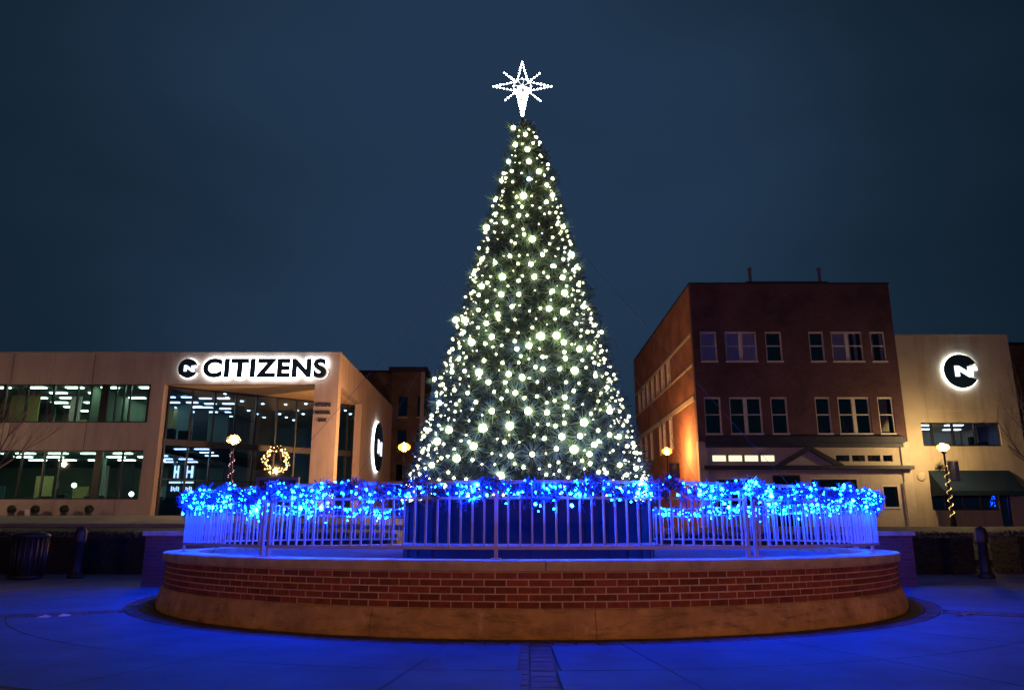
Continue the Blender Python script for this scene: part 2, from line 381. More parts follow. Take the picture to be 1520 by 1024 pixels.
# street
tag(grid_sheet('road', 'asphalt', -70, 70, 23, 31.5, 40, 12, .006), kind='structure')
def kerb(name, y):
    m = MB(); n = 60
    for i in range(n):
        x0 = -60 + 2 * i; x1 = x0 + 1.99; z0 = ground_z((x0 + x1) / 2, y)
        m.box(x0, x1, y - .09, y + .09, z0 - .25, z0 + .13, bev=.012)
    return tag(m.build(name, 'kerb'), kind='structure')
kerb('kerb', 22.9); kerb('kerb', 31.6)
m = MB()
for (x0, x1) in ((-40, -9.6), (10, 30)):
    m2 = 12
    for i in range(m2):
        a = x0 + (x1 - x0) * i / m2; b = x0 + (x1 - x0) * (i + 1) / m2
        z = ground_z((a + b) / 2, 36)
        m.add([(a, 31.7, ground_z(a, 31.7) + .12), (b, 31.7, ground_z(b, 31.7) + .12), (b, 36, ground_z(b, 36) + .1), (a, 36, ground_z(a, 36) + .1), (b, 41.5, ground_z(b, 41.5) + .02), (a, 41.5, ground_z(a, 41.5) + .02)], [(0, 1, 2, 3), (3, 2, 4, 5)], True)
tag(m.build('pavement', 'paving'), kind='structure')

# ------------------------------------------------------------------ planter
pl = empty('round_planter', (CX, CY, 0), 'large round brick planter with pale stone cap and flared concrete foot around the christmas tree', 'planter')
RW = 5.53
m = MB(); m.lathe([(RW - .004, .25), (RW - .004, .64)], n=240); m.lathe([(RW - .3, .64), (RW - .3, .25)], n=96)
wall = m.build('brick_wall', 'mortar', pl)
m = MB()
NB = 162
for c in range(5):
    z0 = .292 + c * .0677; z1 = z0 + .0565
    for i in range(NB):
        st = 2 * PI / NB; a0 = (i + .5 * (c % 2)) * st + .0011 + random.uniform(-.0003, .0003); a1 = a0 + st - .0022; ro = RW + random.uniform(-.001, .004)
        t = random.uniform(.65, 1.3); w = random.uniform(0, .02)
        m.tone = (.17 * t + w, .040 * t + w * .5, .022 * t + w * .3)
        vs = []
        e = .0005; ez = .004
        for (r, da, dz) in ((RW - .02, 0, 0), (ro - .004, 0, 0), (ro, e, ez)):
            for aa, zc in ((a0 + da, z0 + dz), (a1 - da, z0 + dz), (a1 - da, z1 - dz), (a0 + da, z1 - dz)): vs.append((r * math.sin(aa), -r * math.cos(aa), zc))
        fs = []
        for q in range(2):
            for k in range(4): fs.append((q * 4 + k, q * 4 + (k + 1) % 4, q * 4 + 4 + (k + 1) % 4, q * 4 + 4 + k))
        fs.append((8, 9, 10, 11)); m.add(vs, fs)
m.build('brick_courses', 'brick_geo', pl)
def arc_solid(m, prof, a0, a1, n):
    k = len(prof); vs = []
    for i in range(n + 1):
        a = a0 + (a1 - a0) * i / n
        for r, z in prof: vs.append((r * math.sin(a), -r * math.cos(a), z))
    fs = [(i * k + q, (i + 1) * k + q, (i + 1) * k + (q + 1) % k, i * k + (q + 1) % k) for i in range(n) for q in range(k)]
    fs += [tuple(range(k))[::-1], tuple(n * k + q for q in range(k))]
    m.add(vs, fs)
for i in range(24):     # cap stones
    a0 = R(.6 + i * 15) + .0009; a1 = R(.6 + (i + 1) * 15) - .0009; m = MB(); dz = random.uniform(-.002, .002); dr = random.uniform(-.004, .004)
    arc_solid(m, [(5.12, .632), (5.12, .733 + dz), (5.555 + dr, .735 + dz), (5.572 + dr, .728), (5.577 + dr, .715), (5.574 + dr, .64), (5.566 + dr, .632)], a0, a1, 14)
    m.build('cap_stone', 'cap', pl)
for i in range(16):     # flared foot, cast in sections
    a0 = R(5.4 + i * 22.5) + .0006; a1 = R(5.4 + (i + 1) * 22.5) - .0006; m = MB()
    arc_solid(m, [(5.3, 0), (5.3, .288), (5.535, .288), (5.55, .282), (5.565, .24), (5.585, .18), (5.60, .12), (5.606, .07), (5.604, .03), (5.59, 0.0)], a0, a1, 18)
    o = m.build('footing', 'cast', pl)
    for p in o.data.polygons: p.use_smooth = False
m = MB(); m.lathe([(0.01, .60), (2.2, .60), (5.125, .665)], n=64); m.build('planting_bed', 'bed', pl)
m = MB(); m.lathe([(4.0, .665), (4.0, .70), (4.06, .70), (4.06, .665)], n=64)

# ------------------------------------------------------------------ fence
RF = 5.32
def fpos(a, r=RF): return (r * math.sin(a), -r * math.cos(a))
fence_labels = ['front panel of the round white picket fence, seen straight on before the tree',
 'curved fence panel bending from the front panel away to the right end',
 'rear right panel of the round fence seen through the front pickets',
 'rear panel of the round fence hidden directly behind the tree stand',
 'rear left panel of the round fence seen through the front pickets',
 'curved fence panel bending from the front panel away to the left end']
gar_labels = ['blue lit garland on the front fence panel, before the tree',
 'blue lit garland on the right curved fence panel, thickest at its outer end',
 'blue lit garland on the rear right fence panel', 'blue lit garland on the rear fence panel behind the tree',
 'blue lit garland on the rear left fence panel', 'blue lit garland on the left curved fence panel, with clumps at its outer end']
led_me = {}
for key, r in (('led', .0118), ('led_w', .017)):
    mm = MB(); mm.ball((0, 0, 0), r, 1, 1.25); o = mm.build('tmp', key); led_me[key] = o.data; bpy.data.objects.remove(o)
def place(name, me, loc, parent, sc=1, rot=None):
    o = bpy.data.objects.new(name, me); C.objects.link(o); o.location = loc; o.scale = (sc, sc, sc)
    if rot: o.rotation_euler = rot
    o.parent = parent; return o
picket = None
for k in range(6):
    A0 = R(-34.6 + 60 * k); A1 = A0 + R(60); AM = (A0 + A1) / 2
    fr = empty('fence_panel', (CX, CY, 0), fence_labels[k], 'fence', 'panels of the round picket fence')
    def post(a):
        x, y = fpos(a); mm = MB(); mm.box(-.018, .018, -.018, .018, .737, 1.545, bev=.003); mm.box(-.05, .05, -.05, .05, .735, .747, bev=.003); mm.box(-.024, .024, -.024, .024, 1.545, 1.56, bev=.004)
        o = mm.build('post', 'rail', fr); o.location = (x, y, 0); o.rotation_euler.z = a
    for a in (A0 + .0105, AM, A1 - .0105): post(a)
    for nm, z0, z1, hw in (('top_rail', 1.485, 1.512, .022), ('middle_rail', 1.325, 1.35, .016), ('bottom_rail', .83, .862, .018)):
        mm = MB(); arc_solid(mm, [(RF - hw, z0), (RF - hw, z1), (RF + hw, z1), (RF + hw, z0)], A0 + .0105, A1 - .0105, 36); mm.build(nm, 'rail', fr)
    if picket is None:
        mm = MB(); mm.box(-.0095, .0095, -.0095, .0095, .861, 1.484, bev=.002); o = mm.build('tmp', 'rail'); picket = o.data; bpy.data.objects.remove(o)
    for half in range(2):
        b0 = A0 if half == 0 else AM
        for i in range(1, 23):
            if half == 0 and i == 0: continue
            a = b0 + R(30) * i / 23; x, y = fpos(a)
            o = place('picket', picket, (x, y, 0), fr); o.rotation_euler.z = a + random.uniform(-.02, .02)
    # garland
    g = empty('garland', (CX, CY, 0), gar_labels[k], 'garland', 'blue lit garlands along the fence top')
    rnd = random.Random(100 + k); mm = MB()
    def gcen(t):
        a = A0 + (A1 - A0) * t
        return a, 1.425 + .035 * math.sin(t * 40 + k) + .02 * math.sin(t * 93 + 2 * k)
    dens = lambda t: 1.0
    for i in range(4200):
        t = rnd.random(); a, z = gcen(t); ph = rnd.uniform(0, 2 * PI); rr = .068 * math.sqrt(rnd.random()) * (1 + .4 * math.sin(t * 57 + k))
        r = RF + .02 + rr * math.cos(ph); zc = z + rr * 1.15 * math.sin(ph)
        p = Vector((r * math.sin(a), -r * math.cos(a), zc))
        d = Vector((rnd.uniform(-1, 1), rnd.uniform(-1, 1), rnd.uniform(-1, 1))) + Vector((math.sin(a), -math.cos(a), 0)) * .5; d.normalize()
        w = d.cross(Vector((rnd.uniform(-1, 1), rnd.uniform(-1, 1), rnd.uniform(-1, 1)))); w.normalize(); L_ = rnd.uniform(.04, .09)
        tn = rnd.uniform(.7, 1.4); mm.tone = (.03 * tn, .035 * tn, .20 * tn)  # needles coloured blue to carry the led glow between the bulbs
        mm.add([p - w * .007, p + w * .007, p + d * L_ + w * .003, p + d * L_ - w * .003], [(0, 1, 2, 3)])
    for i in range(60):   # trailing sprigs
        t = rnd.random(); a, z = gcen(t); ln = rnd.uniform(.04, .16)
        for q in range(14):
            zc = z - .08 - ln * q / 14; r = RF + .03
            p = Vector((r * math.sin(a), -r * math.cos(a), zc)); d = Vector((rnd.uniform(-1, 1), rnd.uniform(-1, 1), rnd.uniform(-1, .2))); d.normalize()
            w = d.cross(Vector((0, 0, 1))); w.normalize(); mm.add([p - w * .006, p + w * .006, p + d * .045], [(0, 1, 2)])
    mm.build('foliage', 'garland', g)
    # leds : clusters
    pts = []; nclu = 26
    clu = [rnd.random() for _ in range(nclu)]
    for i in range(330):
        t = min(.995, max(.005, rnd.choice(clu) + rnd.gauss(0, .011))) if rnd.random() < .62 else rnd.random()
        a, z = gcen(t); ph = rnd.uniform(-PI, PI); rr = rnd.uniform(.055, .10)
        r = RF + .0 + rr * math.cos(ph); zc = z + rr * .95 * math.sin(ph) - (rnd.uniform(.05, .14) if rnd.random() < .13 else 0)
        pts.append((r * math.sin(a), -r * math.cos(a), zc))
    for i, p in enumerate(pts[:100]):
        key = 'led_w' if i % 5 == 0 else 'led'
        place('led', led_me[key], p, g, rnd.uniform(.8, 1.35), (rnd.uniform(-1, 1), rnd.uniform(-1, 1), 0))
    mm = MB()
    for p in pts[100:]: mm.ball(p, rnd.uniform(.006, .012), 1)
    tag(mm.build('small_leds', 'led', g), kind='stuff')

# ------------------------------------------------------------------ tree stand, tree
TX, TY = .27, 13.16
st = empty('tree_stand', (TX, TY, .6), 'dark round drum of flat panels that carries the christmas tree', 'tree stand')
mm = MB()
n = 32
mm.lathe([(2.06, 0), (2.06, .82)], n=n, smooth=False); mm.build('drum', 'skirt', st)
mm = MB(); mm.lathe([(2.05, .82), (2.09, .82), (2.09, .86), (.1, .87)], n=48); mm.build('top_rim', 'skirt', st)
mm = MB(); mm.lathe([(2.07, .18), (2.10, .18), (2.10, .24), (2.07, .24)], n=48); mm.build('lower_band', 'rail', st)
for i in range(n):
    a = 2 * PI * i / n; x, y = 2.062 * math.sin(a), -2.062 * math.cos(a)
    mm = MB(); mm.box(-.012, .012, -.012, .012, 0, .815); o = mm.build('batten', 'skirt', st); o.location = (x, y, 0); o.rotation_euler.z = a

def tree_r(z): return .17 + .272 * (8.6 - z) + .05 * ss((4.5 - z) / 3)
tr = empty('christmas_tree', (TX, TY, 1.47), 'tall cone shaped christmas tree with dense green needles on the round planter', 'christmas tree')
mm = MB(); mm.tube([(0, 0, -.02), (0, 0, 7.2)], [.12, .05], 12); mm.build('trunk', 'bark', tr)
mm = MB(); prof = []
for i in range(30):
    z = 1.52 + (8.45 - 1.52) * i / 29; prof.append((max(.02, tree_r(z) * .80 - .05), z - 1.47))
mm.lathe([(.12, .05)] + prof + [(.01, 8.5 - 1.47)], n=48); mm.build('inner_branches', 'inner', tr)
rnd = random.Random(5)
mm = MB()
from mathutils import noise
NT = 15500
Z0, Z1 = 1.42, 8.62
cnt = 0
while cnt < NT:
    z = rnd.uniform(Z0, Z1)
    if rnd.random() > (tree_r(z) + .1) / (tree_r(Z0) + .1): continue
    a = rnd.uniform(-PI, PI)
    nz = noise.noise(Vector((math.sin(a) * 3.5 * tree_r(z) / 1.2, math.cos(a) * 3.5 * tree_r(z) / 1.2, z * 3.2)))
    depth = rnd.random() ** 1.6 * .28 * (.4 + tree_r(z) / 2)
    rr = tree_r(z) - depth + .17 * nz + rnd.gauss(0, .012)
    if rr < 0.03: rr = .03
    er = Vector((math.sin(a), -math.cos(a), 0)); et = Vector((math.cos(a), math.sin(a), 0))
    p = er * rr + Vector((0, 0, z - 1.47))
    ax = er * 1.0 + et * rnd.uniform(-.8, .8) + Vector((0, 0, rnd.uniform(-.7, .55))); ax.normalize()
    base = rnd.uniform(.65, 1.35) * (1 + .5 * nz)
    u = ax.orthogonal().normalized(); v = ax.cross(u)
    mm.tone = (.010 * base, .029 * base, .004 * base)
    L_ = rnd.uniform(.09, .16)
    for q in range(7):
        ph = rnd.uniform(0, 2 * PI); s = q / 7 * L_ * .8
        d = ax * .8 + (u * math.cos(ph) + v * math.sin(ph)) * .8; d.normalize()
        b = p + ax * (s - .05); w = d.cross(ax); w.normalize(); ln = rnd.uniform(.045, .085)
        mm.add([b - w * .005, b + w * .005, b + d * ln + w * .0015, b + d * ln - w * .0015], [(0, 1, 2, 3)])
    cnt += 1

nmb = mm
# bulbs of the tree
sl = empty('string_lights', (TX, TY, 1.47), 'warm white string lights wound densely over the whole christmas tree', 'string lights')
def tip(p, n, ln):      # pale needles fanned round a bulb to stand in for its halo and rays
    er = Vector((p.x, p.y, 0)).normalized()
    for _ in range(n):
        d = Vector((rnd.gauss(0, 1), rnd.gauss(0, 1), rnd.gauss(0, 1))).normalized()
        if d.dot(er) < -.3: d = -d
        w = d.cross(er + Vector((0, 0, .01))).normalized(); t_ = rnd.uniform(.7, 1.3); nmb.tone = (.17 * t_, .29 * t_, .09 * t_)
        b = p - er * .02 + d * ln * .32; e_ = p - er * rnd.uniform(.02, .06) + d * ln * rnd.uniform(.7, 1.05)
        nmb.add([b - w * .006, b + w * .006, e_ + w * .002, e_ - w * .002], [(0, 1, 2, 3)])
def on_tree(px, py, extra=.02):
    lo, hi = 9.0, 13.1
    def f(Y):
        p = at(px, py, Y); return math.hypot(p.x - TX, p.y - TY) - (tree_r(p.z) + extra)
    Y = lo
    while Y < hi:
        if f(Y) < 0: break
        Y += .02
    p = at(px, py, Y); return Vector((p.x - TX, p.y - TY, p.z - 1.47))
BIG = [(777,291),(755,240),(744,268),(785,266),(735,297),(722,338),(836,337),(811,300),(770,320),(778,348),(790,355),(848,378),(856,397),(757,380),(805,378),(788,392),(746,411),(793,411),(838,435),(715,425),(744,437),(703,407),(820,432),(837,463),(739,467),(690,475),(677,475),(700,508),(711,553),(725,567),(767,518),(785,513),(803,499),(826,498),(837,508),(853,550),(884,558),(901,575),(893,493),(875,517),(866,455),(838,590),(841,604),(867,627),(812,612),(765,583),(784,610),(757,632),(717,635),(703,662),(678,680),(667,638),(649,655),(645,563),(652,598),(671,552),(681,533),(694,583),(755,555),(743,706),(790,674),(758,676),(826,666),(852,667),(834,648),(861,647),(882,660),(905,645),(919,648),(875,674),(920,690),(944,695),(855,480),(795,545),(806,548),(839,532),(860,518),(820,395),(835,412),(760,455),(770,437),(815,458),(730,500),(722,480),(710,460),(735,390),(715,385),(750,330),(785,240),(800,255),(765,215),(783,222),(812,275),(820,290),(762,190),(780,200),(641,690),(730,610),(775,560),(905,610)]
SZ = {(777,291):1.25,(717,635):1.4,(703,662):1.15,(678,680):1.2,(757,632):1.25,(711,553):1.2,(853,550):1.25,(867,627):1.25,(852,667):1.3,(837,463):1.25,(838,435):1.15,(746,411):1.2,(722,338):1.2,(743,706):1.2,(649,655):1.15,(785,513):1.1,(803,499):1.3,(826,498):1.25,(790,355):1.15,(677,475):1.25,(690,475):1.2,(700,508):1.2,(784,610):1.15,(848,378):1.15,(667,638):1.1}
COOL = {(755,240),(767,518),(848,378),(652,598),(785,266)}
bm_ = {}
for key in ('bulb', 'bulb_c'):
    mm = MB(); mm.ball((0, 0, 0), .046, 2); o = mm.build('tmp', key); bm_[key] = o.data; bpy.data.objects.remove(o)
for q in BIG:
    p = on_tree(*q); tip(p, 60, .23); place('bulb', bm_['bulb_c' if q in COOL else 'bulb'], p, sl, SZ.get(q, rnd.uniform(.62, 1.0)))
mm = MB()
taken = [on_tree(*q) for q in BIG]
for i in range(1050):
    best = None
    for c_ in range(5):
        while True:
            z = rnd.uniform(1.5, 8.5)
            if rnd.random() < (tree_r(z) + .2) / (tree_r(1.5) + .2): break
        a = rnd.uniform(-PI, PI); rr = tree_r(z) + rnd.uniform(-.13, .01)
        p = Vector((rr * math.sin(a), -rr * math.cos(a), z - 1.47)); dmin = min((p - q).length_squared for q in taken)
        if best is None or dmin > best[0]: best = (dmin, p, a)
    p, a = best[1], best[2]; taken.append(p)
    front = math.cos(a) > 0
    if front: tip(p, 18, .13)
    mm.ball(p, rnd.choice([.013, .016, .019, .023, .027, .034]) * (1 if front else 1.2), 1)
tag(mm.build('small_bulbs', 'bulb_s', sl), kind='stuff')
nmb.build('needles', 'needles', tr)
mm = MB(); pts = []
for i in range(900):
    t = i / 899; z = 1.55 + 6.9 * t; a = t * 2 * PI * 22; rr = tree_r(z) - .01; pts.append((rr * math.sin(a), -rr * math.cos(a), z - 1.47))
mm.tube(pts, .004, 4); mm.build('wire', 'inner', sl)

# star
SC = at(775.3, 129, 13.1)
star = empty('star_topper', SC, 'glowing eight pointed star of white bulbs on the tip of the christmas tree', 'star topper')
U = 13.1 / FPX / (math.cos(PIT) - (512 - 129) / FPX * math.sin(PIT)) * 1.0
def sp(dx, dy): return Vector((dx * U, 0, -dy * U))
lines = []
def spindle(name, ang, L1, base=8.5, wid=7):
    a = R(ang); d = (math.cos(a), -math.sin(a)); n_ = (-d[1], d[0])
    tip = sp(d[0] * L1, d[1] * L1)
    out = []
    for s in (-1, 1):
        q = sp(d[0] * 12 + n_[0] * s * wid, d[1] * 12 + n_[1] * s * wid); out.append((q, tip))
    return out
segs = {'ray': []}
rays = []
for ang, L1 in ((90, 41), (0, 43), (180, 43), (270, 47)): rays.append(spindle('ray', ang, L1))
for ang, L1 in ((40, 34), (140, 35), (222, 34), (318, 36)):
    a = R(ang); rays.append([(sp(math.cos(a) * 12, -math.sin(a) * 12), sp(math.cos(a) * L1, -math.sin(a) * L1))])
nb = 0; beads = []
for ry in rays:
    mm = MB()
    for a, b in ry:
        mm.tube([a, b], .005, 6); L_ = (b - a).length; k = max(2, round(L_ / .066))
        for i in range(k + 1):
            if len(ry) == 2 and i == k and (a, b) == ry[1]: continue
            beads.append(a.lerp(b, i / k))
    mm.build('ray', 'star_rope', star)
mm = MB(); mm.tube([sp(13 * math.cos(t * PI / 12), 13 * math.sin(t * PI / 12)) for t in range(24)], .007, 6, closed=True)
mm.build('ring', 'star_rope', star)
mm = MB()
for i in range(4):
    a = i * PI / 4 + .2; mm.tube([sp(13 * math.cos(a), 13 * math.sin(a)), sp(-13 * math.cos(a), -13 * math.sin(a))], .006, 6)
mm.build('spokes', 'star_rope', star)
for i in range(12): a = i * PI / 6; beads.append(sp(13 * math.cos(a), 13 * math.sin(a)))
for (dx, dy) in ((0, 0), (-5, 4), (5, 5), (-3, 11), (3, 12), (0, 18), (-4, 20), (4, 21), (0, 27), (-2, 33), (2, 35), (-9, 12), (9, 12)): beads.append(sp(dx, dy) + Vector((0, -.03, 0)))
mm = MB(); mm.ball((0, 0, 0), .021, 1); o = mm.build('tmp', 'star'); sm = o.data; bpy.data.objects.remove(o)
for b in beads[:100]:
    big = 1.5 if (b.z < -.05 and abs(b.x) < .15) else rnd.uniform(.6, 1.05)
    place('bulb', sm, b + Vector((0, -.01, 0)), star, big)
if len(beads) > 100:
    mm = MB()
    for b in beads[100:]: mm.ball(b + Vector((0, -.01, 0)), .024, 1)
    tag(mm.build('small_bulbs', 'star', star), kind='stuff')
mm = MB(); mm.tube([(0, .03, sp(0, 74).z), (0, .03, 0)], .015, 8); mm.build('mast', 'iron', star)
# tips glow bulbs
for d in ((-27, 23), (27, 25), (42, 0), (-42, 2)):
    pass

# guy wires
gl = ['thin steel guy wire from the tree to the front left of the planter', 'thin steel guy wire from the tree to the front right of the planter',
      'thin steel guy wire from the tree to the rear right of the planter', 'thin steel guy wire from the tree to the rear left of the planter']
for i, a in enumerate((-62, 62, 122, -122)):
    a = R(a); zt = 6.1; p0 = Vector((TX + tree_r(zt) * math.sin(a), TY - tree_r(zt) * math.cos(a), zt)); p1 = Vector((CX + 5.0 * math.sin(a), CY - 5.0 * math.cos(a), .69))
    mm = MB(); mm.tube([p0, p0.lerp(p1, .5) - Vector((0, 0, .04)), p1], .003, 5); tag(mm.build('guy_wire', 'cable'), gl[i], 'cable', 'guy wires of the tree')

# ------------------------------------------------------------------ piers
def pier(x0, x1, y, h, label):
    r = empty('brick_pier', ((x0 + x1) / 2, y, 0), label, 'brick pier', 'brick piers beside the planter'); w = (x1 - x0) / 2
    mm = MB(); mm.box(-w, w, 0, .7, 0, h - .09); mm.build('brick_shaft', 'brick_d', r)
    mm = MB(); mm.box(-w - .05, w + .05, -.05, .75, h - .09, h, bev=.012); mm.build('cap_stone', 'cap', r)
YP = 14.6
pier(xx(210, 857, YP), xx(300, 857, YP), YP, 1.02, 'low red brick pier behind the planter next to the street bin and bollard')
pier(xx(1290, 857, YP), xx(1361, 857, YP), YP, 1.02, 'low red brick pier behind the planter beneath the tan bank building')

# ------------------------------------------------------------------ street lamps
def lamp(px, py, Y, label, glass, r=.33, arm=None, cool=False):
    p = at(px, py, Y); gz = ground_z(p.x, Y) + .02; H = p.z - gz
    t = empty('street_lamp', (p.x, Y, gz), label, 'street lamp', 'street lamps around the square')
    mm = MB(); mm.lathe([(.0, 0), (.2, 0), (.2, .08), (.16, .12), (.13, .5), (.09, .62), (.07, .7)], n=16); mm.build('base', 'iron', t)
    mm = MB(); mm.lathe([(.062, .7), (.05, H - .55), (.045, H - .3)], n=12); mm.lathe([(.075, 1.6), (.09, 1.63), (.075, 1.66)], n=12); mm.build('pole', 'iron', t)
    mm = MB(); mm.lathe([(.045, H - .36), (.11, H - .3), (.13, H - .22), (.10, H - .20)], n=16); mm.build('globe_holder', 'iron', t)
    mm = MB(); mm.lathe([(.08, H - .2), (r * .85, H - .1), (r, H + .02), (r * .86, H + .13), (r * .45, H + .22), (.03, H + .25)], n=20); mm.build('lamp_globe', 'frost_o' if glass in ('globe_o', 'globe_b') else 'frost', t)
    mm = MB(); mm.ball((0, 0, H + .01), .135, 2); mm.build('lamp_bulb', glass, t)
    mm = MB(); mm.lathe([(.035, H + .24), (.06, H + .25), (.03, H + .3), (.005, H + .38)], n=10); mm.build('finial', 'iron', t)
    return t, H
l1, h1 = lamp(347, 653, 36, 'lit lamp with gold globe before the tall glass lobby, its post wound with small lights', 'globe')
l2, h2 = lamp(600, 664, 40.5, 'lit lamp with deep orange globe beside the tree at the corner of the pale bank', 'globe_o')
l3, h3 = lamp(990, 670, 46.6, 'lit orange lamp before the side wall of the three storey brick building', 'globe_b')
l4, h4 = lamp(1400, 664, 41.6, 'lit lamp with yellow globe and grey banner before the tan bank building with awning', 'globe_t')
def bann(t, H, side, mat, w, z1, z0):
    mm = MB(); mm.box(side * .07, side * (.1 + w), -.01, .01, z1 + .02, z1 + .05); mm.box(side * .07, side * (.1 + w), -.01, .01, z0 - .05, z0 - .02); mm.build('banner_arm', 'iron', t)
    mm = MB(); n = 6; vs = []
    for i in range(n + 1):
        for z in (z0, z1): vs.append((side * (.1 + w * i / n), .02 * math.sin(i * 1.3), z))
    mm.add(vs, [(2 * i, 2 * i + 2, 2 * i + 3, 2 * i + 1) for i in range(n)]); o = mm.build('banner', mat, t)
    md = o.modifiers.new('solid', 'SOLIDIFY'); md.thickness = .006
bann(l4, h4, 1, 'banner', .62, h4 - .75, h4 - 1.75)
bann(l3, h3, 1, 'banner_d', .62, h3 - .7, h3 - 1.6)
hb = empty('hanging_basket', (l4.location.x - .33, 41.6, l4.location.z + h4 - 1.05), 'round dark hanging basket on the lamp post before the tan bank building', 'hanging basket')
mm = MB(); rb = random.Random(3)
for i in range(260):
    d = Vector((rb.gauss(0, 1), rb.gauss(0, 1), rb.gauss(0, 1))).normalized(); p = d * rb.uniform(.14, .22); w = d.orthogonal().normalized() * .02
    t_ = rb.uniform(.6, 1.3); mm.tone = (.05 * t_, .06 * t_, .03 * t_); mm.add([p - w, p + w, p + d * .08 + w * .3, p + d * .08 - w * .3], [(0, 1, 2, 3)])
mm.ball((0, 0, 0), .15, 2); mm.build('plant', 'hedge', hb)
mm = MB(); mm.tube([(0, 0, .15), (.15, 0, .4), (.28, 0, .42)], .012, 6); mm.build('hook', 'iron', hb)
def wind(t, H, z0, z1, turns, nb, label, mat, tone):
    s = empty('string_lights', t.location, label, 'string lights', 'lights wound round lamp posts')
    mm = MB(); pts = [(.1 * math.sin(q * turns * 2 * PI / 80), -.1 * math.cos(q * turns * 2 * PI / 80), z0 + (z1 - z0) * q / 80) for q in range(81)]
    mm.tube(pts, .012, 5); mm.build('wire', 'inner', s)
    mm = MB(); mm.ball((0, 0, 0), .03, 1); o = mm.build('tmp', mat); me = o.data; bpy.data.objects.remove(o)
    for i in range(nb):
        f = i / (nb - 1); a = f * turns * 2 * PI; place('bulb', me, (.115 * math.sin(a), -.115 * math.cos(a), z0 + (z1 - z0) * f), s, rnd.uniform(.45, .85))
M['pinkb'] = emit_mat('pink_white_bulb', (1, .45, .6), 3)
wind(l4, h4, .3, h4 - 1.0, 7, 60, 'small warm lights wound round the lamp post before the tan bank building', 'gold', 0)
wind(l1, h1, .5, h1 - .6, 5, 34, 'small pinkish lights wound round the lamp post before the glass lobby', 'pinkb', 0)
# two lamps of the square behind the viewer; another added unseen to brighten the bank
for (x, y, lab) in ((-28.5, 35.5, 'unseen street lamp added to light the far office wing of the bank'), (9.5, -7.5, 'lit street lamp behind the viewer on the right side of the square'), (-10, -14, 'lit street lamp behind the viewer on the left side of the square')):
    t = copy_tree(l1); t.location = (x, y, ground_z(x, y)); t['label'] = lab
    for ch in t.children:
        if y < 0 and ch.name.startswith('lamp_bulb'): ch.data = ch.data.copy(); ch.data.materials[0] = M['globe_f']

# ------------------------------------------------------------------ bank building (left)
bk = root0('bank_building', 'long pale two storey bank with office windows, tall glass lobby and glowing white sign', 'bank building')
Y0 = 42.0; ZT = zz(524, Y0); ZS = zz(570, Y0); ZB = 1.55
XR = xx(505, 524, Y0); XC = xx(241, 600, Y0); XC0 = xx(221, 600, Y0); XL = -46
z1t, z1b, z2t, z2b = zz(568, Y0), zz(627, Y0), zz(668, Y0), zz(741, Y0)
ZBASE = zz(768, Y0)
bx('wall', 'beige', bk, XL, XR, Y0, Y0 + .5, ZS, ZT)                      # fascia
bx('wall', 'beige', bk, XL, XC0, Y0, Y0 + .4, z2t, z1b)                   # spandrel
bx('wall', 'beige', bk, XL, XC0, Y0, Y0 + .4, ZB - .3, z2b)               # base
bx('column', 'beige', bk, XC0, XC, Y0 - .002, Y0 + .9, ZB - .3, ZS)
XP = xx(463, 640, Y0)
bx('column', 'beige', bk, XP, XR, Y0 - .002, Y0 + .75, ZB - .3, ZS)
bx('coping', 'kerb', bk, XL, XR + .03, Y0 - .04, Y0 + .6, ZT, ZT + .07)
bx('coping', 'kerb', bk, XR - .6, XR + .03, Y0 + .6, 61, ZT, ZT + .07)
bx('side_wall', 'beige', bk, XR - .5, XR, Y0 + .5, 61, ZS, ZT)
bx('side_wall', 'beige', bk, XR - .45, XR, 48.9, 61, ZB - .3, ZS)
bx('soffit', 'soffit', bk, XC, XR - .5, Y0 + .5, 61, ZS + .0, ZS + .3)
bx('roof', 'kerb', bk, XL, XR - .5, Y0 + .5, 62, ZT - .7, ZT - .5)
bx('rear_wall', 'beige', bk, XL, XR, 61, 61.4, ZB - .3, ZT)
# pilaster strips on the facade joints
for xj in (xx(583 / 1092 * 320, 745, Y0),):
    bx('joint_strip', 'frame', bk, xj - .012, xj + .012, Y0 - .004, Y0 + .01, ZB - .3, z2b)
for xj in (-42, -37.4, -32.8, -28.2, -23.6):
    bx('panel_joint', 'frame', bk, xj - .014, xj + .014, Y0 - .004, Y0 + .01, ZS + .02, ZT - .02)
    bx('panel_joint', 'frame', bk, xj - .014, xj + .014, Y0 - .004, Y0 + .01, z2t + .02, z1b - .02)
for zt, zb in ((z1t, z1b), (z2t, z2b)):
    q_ = random.Random(int(zt * 10))
    for k_ in range(13):
        x_ = q_.uniform(-32, -21); w_ = q_.uniform(.12, 1.1); y_ = q_.uniform(46, 53)
        bx('partition' if w_ > .4 else 'office_column', q_.choice(['office', 'roomc', 'ochre', 'furn', 'white']), bk, x_, x_ + w_, y_, y_ + .12, zb - .8, zb + q_.choice([.5, 1.0, zt - zb, zt - zb]))
